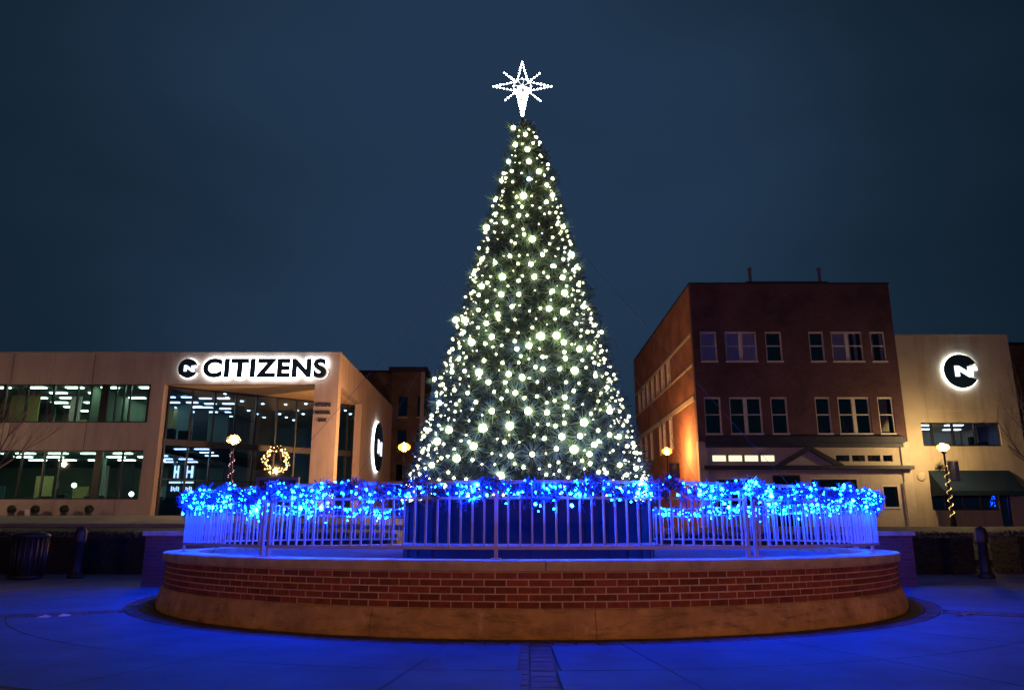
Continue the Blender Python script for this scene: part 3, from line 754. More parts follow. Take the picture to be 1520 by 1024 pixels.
# interiors of office rows
for zt, zb in ((z1t, z1b), (z2t, z2b)):
    bx('ceiling', 'ceil', bk, XL, XC0, Y0 + .4, 54, zt + .02, zt + .12)
    bx('floor', 'office_f', bk, XL, XC0, Y0 + .4, 54, zb - .9, zb - .8)
    bx('back_wall', 'office', bk, XL, XC0, 54, 54.2, zb - .8, zt + .02)
bx('partition', 'ochre', bk, xx(15, 600, 46), xx(58, 600, 46), 46, 46.1, z1b - .8, z1t)
bx('partition', 'office', bk, xx(160, 600, 45), xx(163, 600, 45), 43, 53, z1b - .8, z1t)
bx('partition', 'ochre', bk, xx(55, 700, 47), xx(80, 700, 47), 47, 47.1, z2b - .8, z2b + 1.6)
bx('partition', 'office', bk, xx(143, 700, 46), xx(155, 700, 46), 46, 46.1, z2b - .8, z2t)
rb = random.Random(11)
def strip(x, y, z, w, d, mat='strip'):
    return bx('ceiling_light', mat, bk, x - w / 2, x + w / 2, y - d / 2, y + d / 2, z - .05, z - .005)
for j in range(6):
    for i in range(5):
        if rb.random() < .12: continue
        x = -29.6 + i * 2.1 + .35 * (j % 2) + rb.uniform(-.2, .2) ; y = 43.4 + j * 1.75
        if x < XC0 - .8: strip(x, y, z1t, .95, .28)
for j in range(3):
    for i in range(6):
        x = -29.6 + i * 1.85 + .4 * (j % 2); y = 43.6 + j * 2.1
        if x < XC0 - .7 and rb.random() < .85: strip(x, y, z2t, 1.0, .25)
# furniture silhouettes
mm = MB()
for zb in (z1b, z2b):
    for i in range(16):
        x = -31 + i * .78 + rb.uniform(-.2, .2); h = rb.uniform(-.3, .35); y = rb.uniform(43.3, 45)
        mm.box(x, x + rb.uniform(.3, .7), y, y + .4, zb - .8, zb + h - .0, bev=.05)
mm.build('office_furniture', 'furn', bk)
# window glass and mullions
def ribbon(parent, x0, x1, y, zb, zt, cuts, gm, fm='frame', wid=.06):
    w = MB().box(x0, x1, y + .12, y + .13, zb, zt).build('window', gm, parent)
    f = MB(); f.box(x0, x1, y + .05, y + .2, zt - .07, zt); f.box(x0, x1, y + .05, y + .2, zb, zb + .07)
    for c, ww in cuts: f.box(c - ww / 2, c + ww / 2, y + .045, y + .205, zb + .07, zt - .07)
    f.build('frame', fm, w); return w
ribbon(bk, XL, XC0, Y0, z1b, z1t, [(xx(p, 600, Y0), w) for p, w in ((3, .2), (37, .08), (76, .1), (112, .06), (153, .42), (170, .05), (182, .05), (191, .05), (219, .12))], 'glass')
ribbon(bk, XL, XC0, Y0, z2b, z2t, [(xx(p, 700, Y0), w) for p, w in ((28, .07), (62, .07), (86, .06), (143, .4), (178, .08))], 'glass')
# lobby: diagonal curtain wall
A = Vector((XC - .05, Y0 + .5)); B = Vector((XR - .45, 49.4))
DIR = (B - A).normalized(); NRM = Vector((-DIR.y, DIR.x))
def lob(t): return A + (B - A) * t
w = MB(); w.add([(A.x, A.y, ZB - .3), (B.x, B.y, ZB - .3), (B.x, B.y, ZS), (A.x, A.y, ZS)], [(0, 1, 2, 3)]); w = w.build('lobby_window', 'glass_b', bk)
def t_at(px):   # parameter where the ray through px (mid height) meets the glass line
    best = 0
    for i in range(1001):
        q = lob(i / 1000)
        if (760 + FPX * q.x / (q.y * math.cos(PIT) + 4 * math.sin(PIT))) <= px: best = i / 1000
    return best
f = MB()
def lbox(f, t, wd, z0, z1, dp=.18):
    q = lob(t); u = Vector((DIR.x, DIR.y, 0)); n_ = Vector((NRM.x, NRM.y, 0)); c = Vector((q.x, q.y, 0))
    vs = [c + u * a * wd / 2 + n_ * b * dp / 2 + Vector((0, 0, z)) for a in (-1, 1) for b in (-1, 1) for z in (z0, z1)]
    f.add(vs, [(0, 1, 3, 2), (4, 6, 7, 5), (0, 4, 5, 1), (2, 3, 7, 6), (0, 2, 6, 4), (1, 5, 7, 3)])
for px in (242, 277, 311, 343, 374, 405, 435, 463, 512, 524, 536): lbox(f, t_at(px), .09, ZB - .3, ZS - .002)
L_ = (B - A).length
zmid = zz(652, 42.5)
for z0, z1 in ((zmid - .3, zmid + .05), (zz(712, 43), zz(712, 43) + .06), (ZS - .1, ZS - .003), (ZB, ZB + .12)):
    q0 = lob(0); lbox(f, .5, L_, z0, z1, .12)
f.build('mullions', 'frame', w)
bx('lobby_floor', 'office_f', bk, XC0, XR - .5, Y0 + .5, 61, ZB - .3, ZB + .02)
bx('lobby_wall', 'office', bk, XC0 + .02, XR - .46, 60.5, 60.95, ZB, ZS)
bx('mezzanine', 'office_f', bk, XC0, xx(345, 650, 48), 44.6, 60.5, zmid - .25, zmid)
for j in range(5):
    for i in range(4):
        Yj = 46.6 + j * 2.0; x = xx(250 + i * 27 + 6 * (j % 2) + j * 2, 600, Yj)
        strip(x, Yj, ZS if x > XC else z1t, .7, .25, 'strip_c')
for j in range(3):
    for i in range(3): x = xx(238 + i * 30 + 8 * j, 680, 45 + j * 2); strip(x, 45 + j * 2, (zmid - .25) if x > XC else z2t, .8, .2, 'strip_c')
mm = MB(); mm.lathe([(0, 0), (.085, 0), (.085, .04), (0, .04)], n=12); o = mm.build('tmp', 'down'); dme = o.data; bpy.data.objects.remove(o)
for px, py in ((334, 585), (337, 591), (359, 596), (390, 600), (424, 601), (454, 600), (369, 610), (381, 615), (441, 610), (450, 615), (392, 620), (415, 615), (425, 620), (436, 624), (513, 610), (520, 615), (528, 620), (535, 624)):
    # find depth where the ceiling plane (ZS) is hit
    u = (px - 760) / FPX; v = (512 - py) / FPX; zc = math.sin(PIT) + v * math.cos(PIT); yc = math.cos(PIT) - v * math.sin(PIT); s = (ZS - .05 - EYE) / zc
    o = place('downlight', dme, (u * s, yc * s, ZS - .045), bk)
for px in (262, 283, 298): bx('post', 'office', bk, xx(px, 600, 52), xx(px, 600, 52) + .15, 52, 52.2, zmid, ZS)
# base step
bx('plinth', 'kerb', bk, XL, XC + 1.9, Y0 - .7, Y0 - .003, ZB - .5, ZBASE, bev=.02)
bx('plinth', 'kerb', bk, XL, XC + 2.6, Y0 - 3.4, Y0 - .705, ZB - .6, ZBASE - .32, bev=.02)
# signage
SY = Y0 - .2
def disc_logo(prefix, cx, cz, r, Y, parent, depth=.06, notch=True):
    mm = MB(); poly = []
    a0, a1 = R(24), R(332)
    for i in range(49):
        a = a0 + (a1 - a0) * i / 48; poly.append((cx + r * math.cos(a), cz + r * math.sin(a)))
    poly.append((cx + r * .50, cz - r * .40)); poly.append((cx + r * .5, cz + r * .36))
    mm.prism(poly, Y, Y + depth); mm.build('logo_disc', 'navy', parent)
    g = MB(); g.tube([(cx + (r + .0) * math.cos(R(24 + 308 * i / 40)), Y + depth + .05, cz + (r + .0) * math.sin(R(24 + 308 * i / 40))) for i in range(41)], r * .05, 6); g.build('logo_halo', 'halo', parent)
    n = MB(); W_ = .62 * r; s_ = r
    N = [(-.38, -.32), (-.38, .30), (-.13, .30), (.36, -.02), (.36, .26), (.92, .26), (.92, .02), (.66, .02), (.66, -.36), (.40, -.36), (-.12, .0), (-.12, -.32)]
    n.prism([(cx + x * s_, cz + z * s_) for x, z in N], Y - .03, Y - .002); n.build('logo_letter', 'logo_w', parent)
q = at(279, 546.5, SY); disc_logo('s', q.x, q.z, .56, SY, bk)
a = at(303, 547, SY); b = at(482, 547, SY)
zc = a.z - .02; hw = (b.x - a.x)
text_obj('sign_letters', 'CITIZENS', 'navy', .98, hw, ((a.x + b.x) / 2, SY, zc), bk, depth=.05, thick=.075, space=1.12)
text_obj('sign_halo', 'CITIZENS', 'halo', .98, hw, ((a.x + b.x) / 2, SY + .06, zc), bk, depth=.03, offset=.155, space=1.12)
qx = at(483, 603, Y0 - .03)
for i, (tx, w_) in enumerate((('CITIZENS', .86), ('NATIONAL', .86), ('BANK', .48))):
    text_obj('wall_lettering', tx, 'dkletter', .2, w_, (xx(480, 600, Y0), Y0 - .03, zz(601 + i * 11.3, Y0)), bk, depth=.03, thick=.006)
# round side sign on the side wall
ry = 54.6; rz = zz(664, 55.0); sgn = MB(); mmr = 1.75
mm = MB(); mm.lathe([(0, 0), (mmr, 0), (mmr, .08), (0, .08)], n=48); o = mm.build('side_sign_disc', 'navy', bk); o.rotation_euler = (0, PI / 2, 0); o.location = (XR + .14, ry, rz)
mm = MB(); mm.tube([(0, mmr * math.cos(t * PI / 24), mmr * math.sin(t * PI / 24)) for t in range(48)], .06, 6, closed=True); o = mm.build('side_sign_halo', 'halo', bk); o.location = (XR + .1, ry, rz)
mm = MB(); mm.prism([(x * 1.6, z * 1.6) for x, z in [(-.38, -.32), (-.38, .30), (-.13, .30), (.36, -.02), (.36, .26), (.66, .26), (.66, -.36), (.40, -.36), (-.12, .0), (-.12, -.32)]], -.01, .01)
o = mm.build('side_sign_letter', 'logo_w', bk); o.rotation_euler = (0, 0, PI / 2); o.location = (XR + .26, ry, rz)
# lit HH sign inside the lobby
hh = root0('lobby_sign', 'white lit sign with two letters H and short lines inside the glass lobby', 'lit sign')
for px in (260, 279):
    p = at(px + 2, 700, 44.5)
    text_obj('sign_letter', 'H', 'logo_w', .62, .40 if px > 265 else .24, (p.x, 44.5, zz(701, 44.5)), hh, depth=.05, thick=.03)
    bx('sign_bar', 'logo_w', hh, xx(px - 9, 716, 44.5), xx(px + 8, 716, 44.5), 44.48, 44.52, zz(717, 44.5), zz(714.5, 44.5))
    for q_ in range(5): bx('sign_bar', 'logo_w', hh, xx(px - 6 + q_ * 2.6, 724, 44.5), xx(px - 4.9 + q_ * 2.6, 724, 44.5), 44.48, 44.52, zz(729 - q_ % 2, 44.5), zz(721.5 + (q_ * 7 % 3), 44.5))
bx('backing', 'frame', hh, xx(250, 700, 44.6), xx(292, 700, 44.6), 44.58, 44.62, ZB + .03, zz(690, 44.6))
# two lamps added where the window glass reflects street lamps
for px, py, lab in ((110, 720, 'added round lamp standing in for a window reflection, middle of the window band'), (195, 733, 'added round lamp standing in for a reflection low in the office window next to the lobby')):
    p = at(px, py, 43.3); t = empty('reflection_lamp', p, lab, 'lamp', 'lamps added for window reflections')
    mm = MB(); mm.ball((0, 0, 0), .13, 2); mm.build('lamp_globe', 'globe_s' if 'globe_s' in M else 'down', t)
    mm = MB(); mm.lathe([(.0, -.13), (.02, -.13), (.02, -.9), (.1, -.92), (.1, -.95), (0, -.95)], n=10); mm.build('lamp_stem', 'iron', t)
# topiary balls at the base
for i, px in enumerate((17, 52, 95, 132)):
    p = at(px, 757, 41.4); t = empty('potted_shrub', (p.x, 41.4, ZBASE - .002), ['first', 'second', 'third', 'fourth'][i] + ' dark round potted shrub from the street corner end along the bank wall' if False else
        ['small dark ball shrub below the outer office window at the frame edge', 'small dark ball shrub next to the pale box at the bank wall', 'small dark ball shrub under the middle of the ground floor windows', 'small dark ball shrub at the bank wall, last one before the lobby'][i], 'shrub', 'ball shrubs along the bank wall')
    mm = MB(); mm.lathe([(0, 0), (.13, 0), (.17, .2), (.0, .2)], n=12); mm.build('pot', 'pot', t)
    mm = MB(); mm.tone = (.02, .03, .015); mm.ball((0, 0, .42), .2, 2)
    for k in range(300):
        d = Vector((rb.gauss(0, 1), rb.gauss(0, 1), rb.gauss(0, 1))).normalized(); p_ = d * .19 + Vector((0, 0, .42)); w_ = d.orthogonal().normalized() * .018; mm.tone = (.02, .03, .015)
        mm.add([p_ - w_, p_ + w_, p_ + d * .06], [(0, 1, 2)])
    mm.build('foliage', 'hedge', t)
    # the plinth carries them
wb = at(43, 756, 41.35); t = empty('utility_box', (wb.x, 41.35, ZBASE), 'small pale box between two ball shrubs at the bank wall', 'utility box')
bx('box_body', 'white', t, -.14, .14, -.1, .1, 0, .42, bev=.02); bx('box_lid', 'banner', t, -.16, .16, -.12, .12, .42, .46, bev=.01)

# ------------------------------------------------------------------ brick building
bb = root0('brick_building', 'dark red brick building of three storeys with white framed windows and a shopfront', 'brick building')
YB = 44.0; BX0, BX1 = 10.78, 22.86; BZ = zz(422, YB); YE = 65.5
wins = []
ut, ub = zz(492, YB), zz(536.5, YB); lt, lb = zz(589, YB), zz(644, YB)
UP = [(1039, 1064, 1, 'curtain'), (1077, 1124, 2, 'curtain'), (1137, 1161, 1, None), (1202, 1225, 1, None), (1236, 1282, 2, 'curtain2'), (1294, 1317, 1, 'blue')]
LO = [(1047, 1071, 1, None), (1083.5, 1131, 2, None), (1145, 1170, 1, None), (1211, 1233, 1, None), (1244, 1292, 2, None), (1303.5, 1325, 1, 'blind')]
cols = []
for (a, b, n_, c), (a2, b2, _, c2) in zip(UP, LO):
    x0 = (xx(a, 514, YB) + xx(a2, 616, YB)) / 2; x1 = (xx(b, 514, YB) + xx(b2, 616, YB)) / 2; cols.append((x0, x1, n_, c, c2))
ZSH = zz(655, YB)   # top of shopfront cornice
def wall_with_holes(name, mat, parent, x0, x1, z0, z1, y0, y1, holes):
    m = MB(); xs_ = sorted({x0, x1} | {h[0] for h in holes} | {h[1] for h in holes}); zs_ = sorted({z0, z1} | {h[2] for h in holes} | {h[3] for h in holes})
    def hole(i, j):
        if i < 0 or j < 0 or i >= len(xs_) - 1 or j >= len(zs_) - 1: return None
        cx = (xs_[i] + xs_[i + 1]) / 2; cz = (zs_[j] + zs_[j + 1]) / 2
        return any(h[0] < cx < h[1] and h[2] < cz < h[3] for h in holes)
    for i in range(len(xs_) - 1):
        for j in range(len(zs_) - 1):
            if hole(i, j): continue
            a, b, c, d = xs_[i], xs_[i + 1], zs_[j], zs_[j + 1]
            m.add([(a, y0, c), (b, y0, c), (b, y0, d), (a, y0, d)], [(0, 1, 2, 3)])
            m.add([(a, y1, c), (b, y1, c), (b, y1, d), (a, y1, d)], [(3, 2, 1, 0)])
            for (di, dj, e) in ((-1, 0, [(a, y0, c), (a, y0, d), (a, y1, d), (a, y1, c)]), (1, 0, [(b, y0, c), (b, y1, c), (b, y1, d), (b, y0, d)]), (0, -1, [(a, y0, c), (a, y1, c), (b, y1, c), (b, y0, c)]), (0, 1, [(a, y0, d), (b, y0, d), (b, y1, d), (a, y1, d)])):
                if hole(i + di, j + dj) in (True, None): m.add(e, [(0, 1, 2, 3)])
    o = m.build(name, mat, parent); return o
holes = [(c[0], c[1], ub, ut) for c in cols] + [(c[0], c[1], lb, lt) for c in cols]
wall_with_holes('front_wall', 'brick_d', bb, BX0, BX1, ZSH, BZ, YB, YB + .35, holes)
def sash(parent, x0, x1, zb, zt, y, n_, deco, axis='x'):
    wdt = .07
    w = MB().box(x0 + .02, x1 - .02, y + .13, y + .14, zb + .02, zt - .02).build('window', 'glass_l' if deco else 'glass_d', parent)
    f = MB(); f.box(x0, x1, y + .06, y + .18, zt - .1, zt, bev=.006); f.box(x0 - .02, x1 + .02, y - .04, y + .18, zb - .06, zb + .05, bev=.008)
    f.box(x0, x0 + wdt, y + .06, y + .18, zb + .05, zt - .1); f.box(x1 - wdt, x1, y + .06, y + .18, zb + .05, zt - .1)
    zm = (zb + zt) / 2 + .05; f.box(x0 + wdt, x1 - wdt, y + .08, y + .17, zm - .03, zm + .03)
    if n_ == 2: xm = (x0 + x1) / 2; f.box(xm - .1, xm + .1, y + .055, y + .175, zb + .05, zt - .1)
    f.build('frame', 'white', w)
    if deco:
        c = MB(); k = 18; ya = y + .25
        rngs = [(x0 + .08, x1 - .08)]
        if deco == 'curtain2': rngs = [(x0 + .08, (x0 + x1) / 2 - .02), ((x0 + x1) / 2 + .1, (x0 + x1) / 2 + .25), (x1 - .45, x1 - .3)]
        if deco == 'blue': rngs = [(x0 + .1, x0 + .25), (x1 - .25, x1 - .1)]
        if deco == 'blind': rngs = [(x0 + .08, x0 + (x1 - x0) * .72)]
        for a, b in rngs:
            vs = []
            for i in range(k + 1):
                yy = ya + (0 if deco == 'blind' else .06 * math.sin(i * 2.4))
                for z in (zb + .03, zt - .03): vs.append((a + (b - a) * i / k, yy, z))
            c.add(vs, [(2 * i, 2 * i + 2, 2 * i + 3, 2 * i + 1) for i in range(k)], True)
        c.build('blind' if deco == 'blind' else 'curtain', 'blind' if deco == 'blind' else 'curtain', w)
    return w
for x0, x1, n_, c, c2 in cols:
    sash(bb, x0, x1, ub, ut, YB, n_, c); sash(bb, x0, x1, lb, lt, YB, n_, c2)
    for zt_ in (ut, lt): pass
bx('room_shell', 'room', bb, BX0 + .3, BX1 - .3, YB + 1.6, YB + 1.8, 1, BZ - .6)
bx('roof', 'slate', bb, BX0 + .3, BX1, YB + .35, YE, BZ - .6, BZ - .4)
bx('coping', 'slate', bb, BX0 - .05, BX1 + .03, YB - .05, YB + .4, BZ, BZ + .1)
bx('coping', 'slate', bb, BX0 - .05, BX0 + .35, YB + .4, YE, BZ, BZ + .1)
xm = (BX0 + BX1) / 2
bx('coping', 'slate', bb, xm - 2.6, xm + 2.4, YB - .055, YB + .38, BZ + .1, BZ + .17)
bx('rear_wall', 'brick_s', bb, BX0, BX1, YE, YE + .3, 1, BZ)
bx('party_wall', 'brick_d', bb, BX1 - .3, BX1, YB + .35, YE, 1, BZ)
for px in (1113, 1216):
    p = at(px, 408, YB + 1.5); mm = MB(); mm.lathe([(0, BZ - .3), (.11, BZ - .3), (.09, zz(404, YB + 1.5)), (.12, zz(402, YB + 1.5)), (.12, zz(398, YB + 1.5)), (0, zz(397, YB + 1.5))], n=12)
    mm.build('vent_pipe', 'kerb', bb).location = (p.x, YB + 1.5, 0)
# side wall (faces the lamp)
st_t, st_b = zz(492, YB), zz(541, YB); sl_t = zz(588, YB); sl_b = zz(648, YB)
def side_holes(z0, z1, ys_): return [(y0, y1, z0, z1) for y0, y1 in ys_]
yset = [(50.7 + i * 2.02, 50.7 + i * 2.02 + 1.15) for i in range(7)]
yl = [(50.9, 51.9), (53.2, 54.1), (54.7, 55.6), (58.2, 59.2), (60.6, 61.6), (63.0, 64.0)]
m0 = len(bpy.data.objects)
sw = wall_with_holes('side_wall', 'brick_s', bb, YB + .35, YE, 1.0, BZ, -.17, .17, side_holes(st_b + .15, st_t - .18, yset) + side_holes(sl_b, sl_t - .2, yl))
sw.rotation_euler.z = PI / 2; sw.location.x = BX0 + .17
bx('belt_course', 'stone_b', bb, BX0 - .05, BX0 - .003, YB + .36, YE, st_t - .18, st_t)
bx('belt_course', 'stone_b', bb, BX0 - .05, BX0 - .003, YB + .36, YE, st_b, st_b + .13)
bx('belt_course', 'stone_b', bb, BX0 - .06, BX0 - .003, YB + .36, YE, sl_t - .2, sl_t + .1)
for ys_, z0, z1 in ((yset, st_b + .15, st_t - .18), (yl, sl_b, sl_t - .2)):
    for y0, y1 in ys_:
        w = MB().box(BX0 + .12, BX0 + .13, y0, y1, z0, z1).build('window', 'glass_d', bb)
        f = MB(); f.box(BX0 - .02, BX0 + .17, y0, y0 + .09, z0, z1); f.box(BX0 - .02, BX0 + .17, y1 - .09, y1, z0, z1); f.box(BX0 - .02, BX0 + .17, y0 + .09, y1 - .09, z1 - .09, z1); f.box(BX0 + .05, BX0 + .16, y0 + .09, y1 - .09, (z0 + z1) / 2 - .03, (z0 + z1) / 2 + .03)
        f.build('frame', 'white', w)
bx('room_shell', 'room', bb, BX0 + 1.6, BX0 + 1.75, YB + 2, YE - .2, 1, BZ - .6)
# shopfront
gB = 1.0
S0, S1 = BX0 + .15, BX1 - .05
bx('corner_pilaster', 'stone_b', bb, BX0 - .06, BX0 + .42, YB - .12, YB + .3, gB, ZSH - .02, bev=.02)
bx('corner_pilaster', 'stone_b', bb, BX1 - .5, BX1 + .0, YB - .12, YB + .3, gB, ZSH - .02, bev=.02)
zc1, zc0 = zz(648, YB), zz(664, YB)
mm = MB(); mm.box(BX0 + .3, BX1 - .3, YB - .35, YB - .001, ZSH - .1, zc1, bev=.02); mm.box(BX0 + .35, BX1 - .35, YB - .22, YB - .001, zc0, ZSH - .101, bev=.02); mm.build('cornice', 'slate', bb)
tz1, tz0 = zc0, zz(692, YB)
wall_with_holes('transom_panel', 'stone_b', bb, BX0 + .42, BX1 - .5, tz0, tz1, YB + .0, YB + .28,
    [(xx(a, 680, YB), xx(b, 680, YB), zz(684.5, YB), zz(675.5, YB)) for a, b in ((1057.5, 1078), (1081.5, 1102), (1105.5, 1126), (1129.5, 1150), (1241, 1261), (1265, 1284), (1288, 1307), (1311, 1325))])
for i, (a, b) in enumerate(((1057.5, 1078), (1081.5, 1102), (1105.5, 1126), (1129.5, 1150), (1241, 1261), (1265, 1284), (1288, 1307), (1311, 1325))):
    bx('transom_window', 'lit_tr' if i < 4 else 'glass_d', bb, xx(a, 680, YB) + .002, xx(b, 680, YB) - .002, YB + .1, YB + .12, zz(684.5, YB), zz(675.5, YB))
mm = MB(); mm.box(BX0 + .1, BX1 - .02, YB - .5, YB - .125, zz(697, YB), zz(691.5, YB), bev=.02); mm.build('lower_cornice', 'slate', bb)
pz0, pz1 = zz(691, YB), zz(664, YB); pxl, pxm, pxr = xx(1152, 690, YB), xx(1197, 666, YB), xx(1243, 690, YB)
mm = MB(); th = .22
mm.prism([(pxl - .2, pz0), (pxm, pz1 + .05), (pxm, pz1 - th), (pxl + .35, pz0)], YB - .55, YB - .13); mm.prism([(pxr + .2, pz0), (pxm, pz1 + .05), (pxm, pz1 - th), (pxr - .35, pz0)], YB - .545, YB - .13)
mm.build('pediment', 'slate', bb)
mm = MB(); mm.prism([(pxl + .3, pz0 + .002), (pxm, pz1 - th), (pxr - .3, pz0 + .002)], YB - .3, YB - .14); mm.build('pediment_field', 'stone_b', bb)
shz = zz(697, YB)
sh_holes = [(BX0 + .9, BX0 + 3.4, gB + .9, shz - .55), (BX0 + 4.2, BX0 + 5.6, gB + .05, shz - .4), (BX0 + 6.3, BX0 + 8.9, gB + .9, shz - .55), (xx(1312, 735, YB), xx(1333, 735, YB), zz(752, YB), zz(722, YB))]
wall_with_holes('shop_wall', 'stone_b', bb, BX0 + .42, BX1 - .5, gB, tz0 - .003, YB + .0, YB + .28, sh_holes)
for i, h in enumerate(sh_holes):
    w = bx('shop_door' if i == 1 else 'shop_window', 'glass_d', bb, h[0], h[1], YB + .1, YB + .12, h[2], h[3])
    f = MB(); f.box(h[0] - .08, h[1] + .08, YB - .03, YB + .16, h[3], h[3] + .1); f.box(h[0] - .08, h[0], YB - .03, YB + .16, h[2], h[3]); f.box(h[1], h[1] + .08, YB - .03, YB + .16, h[2], h[3])
    if i != 1: f.box(h[0] - .08, h[1] + .08, YB - .05, YB + .16, h[2] - .1, h[2])
    f.build('frame', 'white' if i != 1 else 'frame', w)
bx('downspout', 'stone_b', bb, xx(1342, 740, YB), xx(1342, 740, YB) + .08, YB - .22, YB - .125, gB, zz(715, YB))

# ------------------------------------------------------------------ tan annex with logo
an = root0('tan_building', 'tan bank building with a glowing round logo, ribbon window and navy awning', 'bank building')
AX0, AX1 = BX1 + .02, 29.6; AZ = zz(498, YB)
rw = (xx(1369, 645, YB), xx(1486, 645, YB), zz(662, YB), zz(627, YB)); sw_ = (xx(1383, 742, YB), xx(1483, 742, YB), zz(757, YB), zz(722, YB)); dw = (xx(1485, 750, YB), xx(1501, 750, YB), gB, zz(724, YB))
wall_with_holes('wall', 'beige2', an, AX0, AX1, gB, AZ, YB, YB + .35, [rw, sw_, dw])
bx('side_wall', 'beige2', an, AX1 - .35, AX1, YB + .35, 60, gB, AZ); bx('coping', 'kerb', an, AX0, AX1 + .03, YB - .04, YB + .4, AZ, AZ + .07)
bx('roof', 'slate', an, AX0, AX1 - .35, YB + .35, 60, AZ - .6, AZ - .4); bx('rear_wall', 'beige2', an, AX0, AX1, 60, 60.3, gB, AZ)
bx('joint_strip', 'stone_b', an, AX0, AX1, YB - .006, YB + .01, zz(610, YB), zz(610, YB) + .04)
ribbon(an, rw[0], rw[1], YB, rw[2], rw[3], [(xx(p, 645, YB), .1) for p in (1385, 1416, 1449)], 'glass_l')
bx('ceiling', 'white', an, rw[0] - .3, rw[1] + .3, YB + .36, 50, rw[3] + .02, rw[3] + .1)
bx('floor', 'office_f', an, rw[0] - .3, rw[1] + .3, YB + .36, 50, rw[2] - .6, rw[2] - .5)
M['roomb'] = rough_mat('blue_grey_room_wall', (.3, .38, .46), (.4, .48, .56), 1, .9, .1, 20)
bx('back_wall', 'roomb', an, rw[0] - .3, rw[1] + .3, 48.5, 48.7, rw[2] - .5, rw[3] + .02)
M['strip_m'] = emit_mat('soft_ceiling_panel', (.7, .88, 1), 4.5)
for x, y in ((rw[0] + .7, 45.2), (rw[0] + 2.6, 45.2), (rw[0] + 1.6, 47), (rw[0] + 3.6, 47.2)): bx('ceiling_light', 'strip_m', an, x - .5, x + .5, y - .15, y + .15, rw[3] - .03, rw[3] + .015)
mm = MB()
for px in (1441, 1452, 1460): x = xx(px, 655, 46); mm.box(x, x + .3, 46, 46.3, rw[2] - .5, rw[2] + rb.uniform(.3, .8), bev=.05)
mm.box(rw[0] + 3.9, rw[1] - .2, 46, 46.6, rw[2] - .5, rw[2] + .25, bev=.03); mm.build('office_furniture', 'furn', an)
for px in (1440, 1470):
    bx('partition', 'white', an, xx(px, 645, 47.5), xx(px, 645, 47.5) + .05, 46.8, 48.4, rw[2] - .5, rw[3])
q = at(1427, 550.5, YB - .2); disc_logo('a', q.x, q.z, 1.02, YB - .2, an)
ribbon(an, sw_[0], sw_[1], YB, sw_[2], sw_[3], [(xx(p, 742, YB), .07) for p in (1405, 1432, 1458)], 'glass_d')
w = bx('shop_door', 'glass_d', an, dw[0], dw[1], YB + .12, YB + .14, dw[2], dw[3]); f = MB(); f.box(dw[0], dw[0] + .08, YB + .05, YB + .2, dw[2], dw[3]); f.box(dw[1] - .08, dw[1], YB + .05, YB + .2, dw[2], dw[3]); f.build('frame', 'frame', w)
bx('room_shell', 'room', an, AX0 + .1, AX1 - .4, YB + 2, YB + 2.2, gB, zz(700, YB))
mm = MB(); az1, az0 = zz(698, YB), zz(730, YB); yo = 1.3; ax0, ax1 = xx(1380, 714, YB), xx(1500, 714, YB)
mm.add([(ax0, YB - .002, az1), (ax1, YB - .002, az1), (ax1, YB - yo, az0), (ax0, YB - yo, az0), (ax0, YB - .002, az0 - .25), (ax1, YB - .002, az0 - .25), (ax1, YB - yo, az0 - .25), (ax0, YB - yo, az0 - .25)],
       [(0, 3, 2, 1), (3, 7, 6, 2), (0, 4, 7, 3), (1, 2, 6, 5)])
o = mm.build('awning', 'awning', an); o.modifiers.new('s', 'SOLIDIFY').thickness = .02
p = at(1368, 707, YB - .05); mm = MB(); mm.lathe([(0, 0), (.24, 0), (.26, .03), (.22, .06), (0, .06)], n=20); o = mm.build('wall_plaque', 'stone_b', an); o.location = (p.x, YB - .001, p.z); o.rotation_euler.x = PI / 2
tg = at(1474, 745, YB + .8); t = empty('small_christmas_tree', (tg.x, YB + .8, gB + .9), 'tiny christmas tree with blue lights inside the window below the navy awning', 'christmas tree')
mm = MB(); mm.lathe([(.0, 0), (.3, 0), (.2, .35), (.24, .35), (.12, .8), (.15, .8), (0, 1.3)], n=16); mm.build('crown', 'inner', t)
mm = MB(); mm.lathe([(0, -.12), (.09, -.12), (.07, .0), (0, 0)], n=10); mm.build('trunk', 'bark', t)
mm = MB()
for i in range(40): f_ = rb.random(); a = rb.uniform(-1.4, 1.4); r_ = .3 * (1 - f_) + .04; mm.ball((r_ * math.sin(a), -r_ * math.cos(a), 1.25 * f_), .022, 1)
mm.build('lights', 'led_w', t)

# dark building beyond the annex, and the brown one behind the bank
db = root0('dark_building', 'plain dark building past the tan bank building, its edge just in view', 'building')
bx('wall', 'brick_b', db, 30.35, 42, 47.5, 62, 1, zz(512, 47.5)); bx('roof', 'slate', db, 30.3, 42.1, 47.4, 62.1, zz(512, 47.5), zz(512, 47.5) + .15)
for i in range(4): bx('window', 'glass_d', db, 31 + i * 2.4, 32.1 + i * 2.4, 47.47, 47.5, 6, 7.8)
YR = 76.0
br_ = root0('brown_building', 'brown brick building rising behind the bank with a corniced tower', 'brown building')
tx0, tx1 = xx(580, 600, YR), xx(629, 600, YR); tz = zz(545, YR)
bx('tower_wall', 'brick_b', br_, tx0, tx1, YR, YR + 7, 0, tz - .5)
bx('cornice', 'slate', br_, tx0 - .3, tx1 + .3, YR - .3, YR + 7.3, tz - .5, tz, bev=.05)
bx('corner_quoin', 'stone_b', br_, tx1 - .35, tx1 + .04, YR - .04, YR + .4, 0, tz - .503)
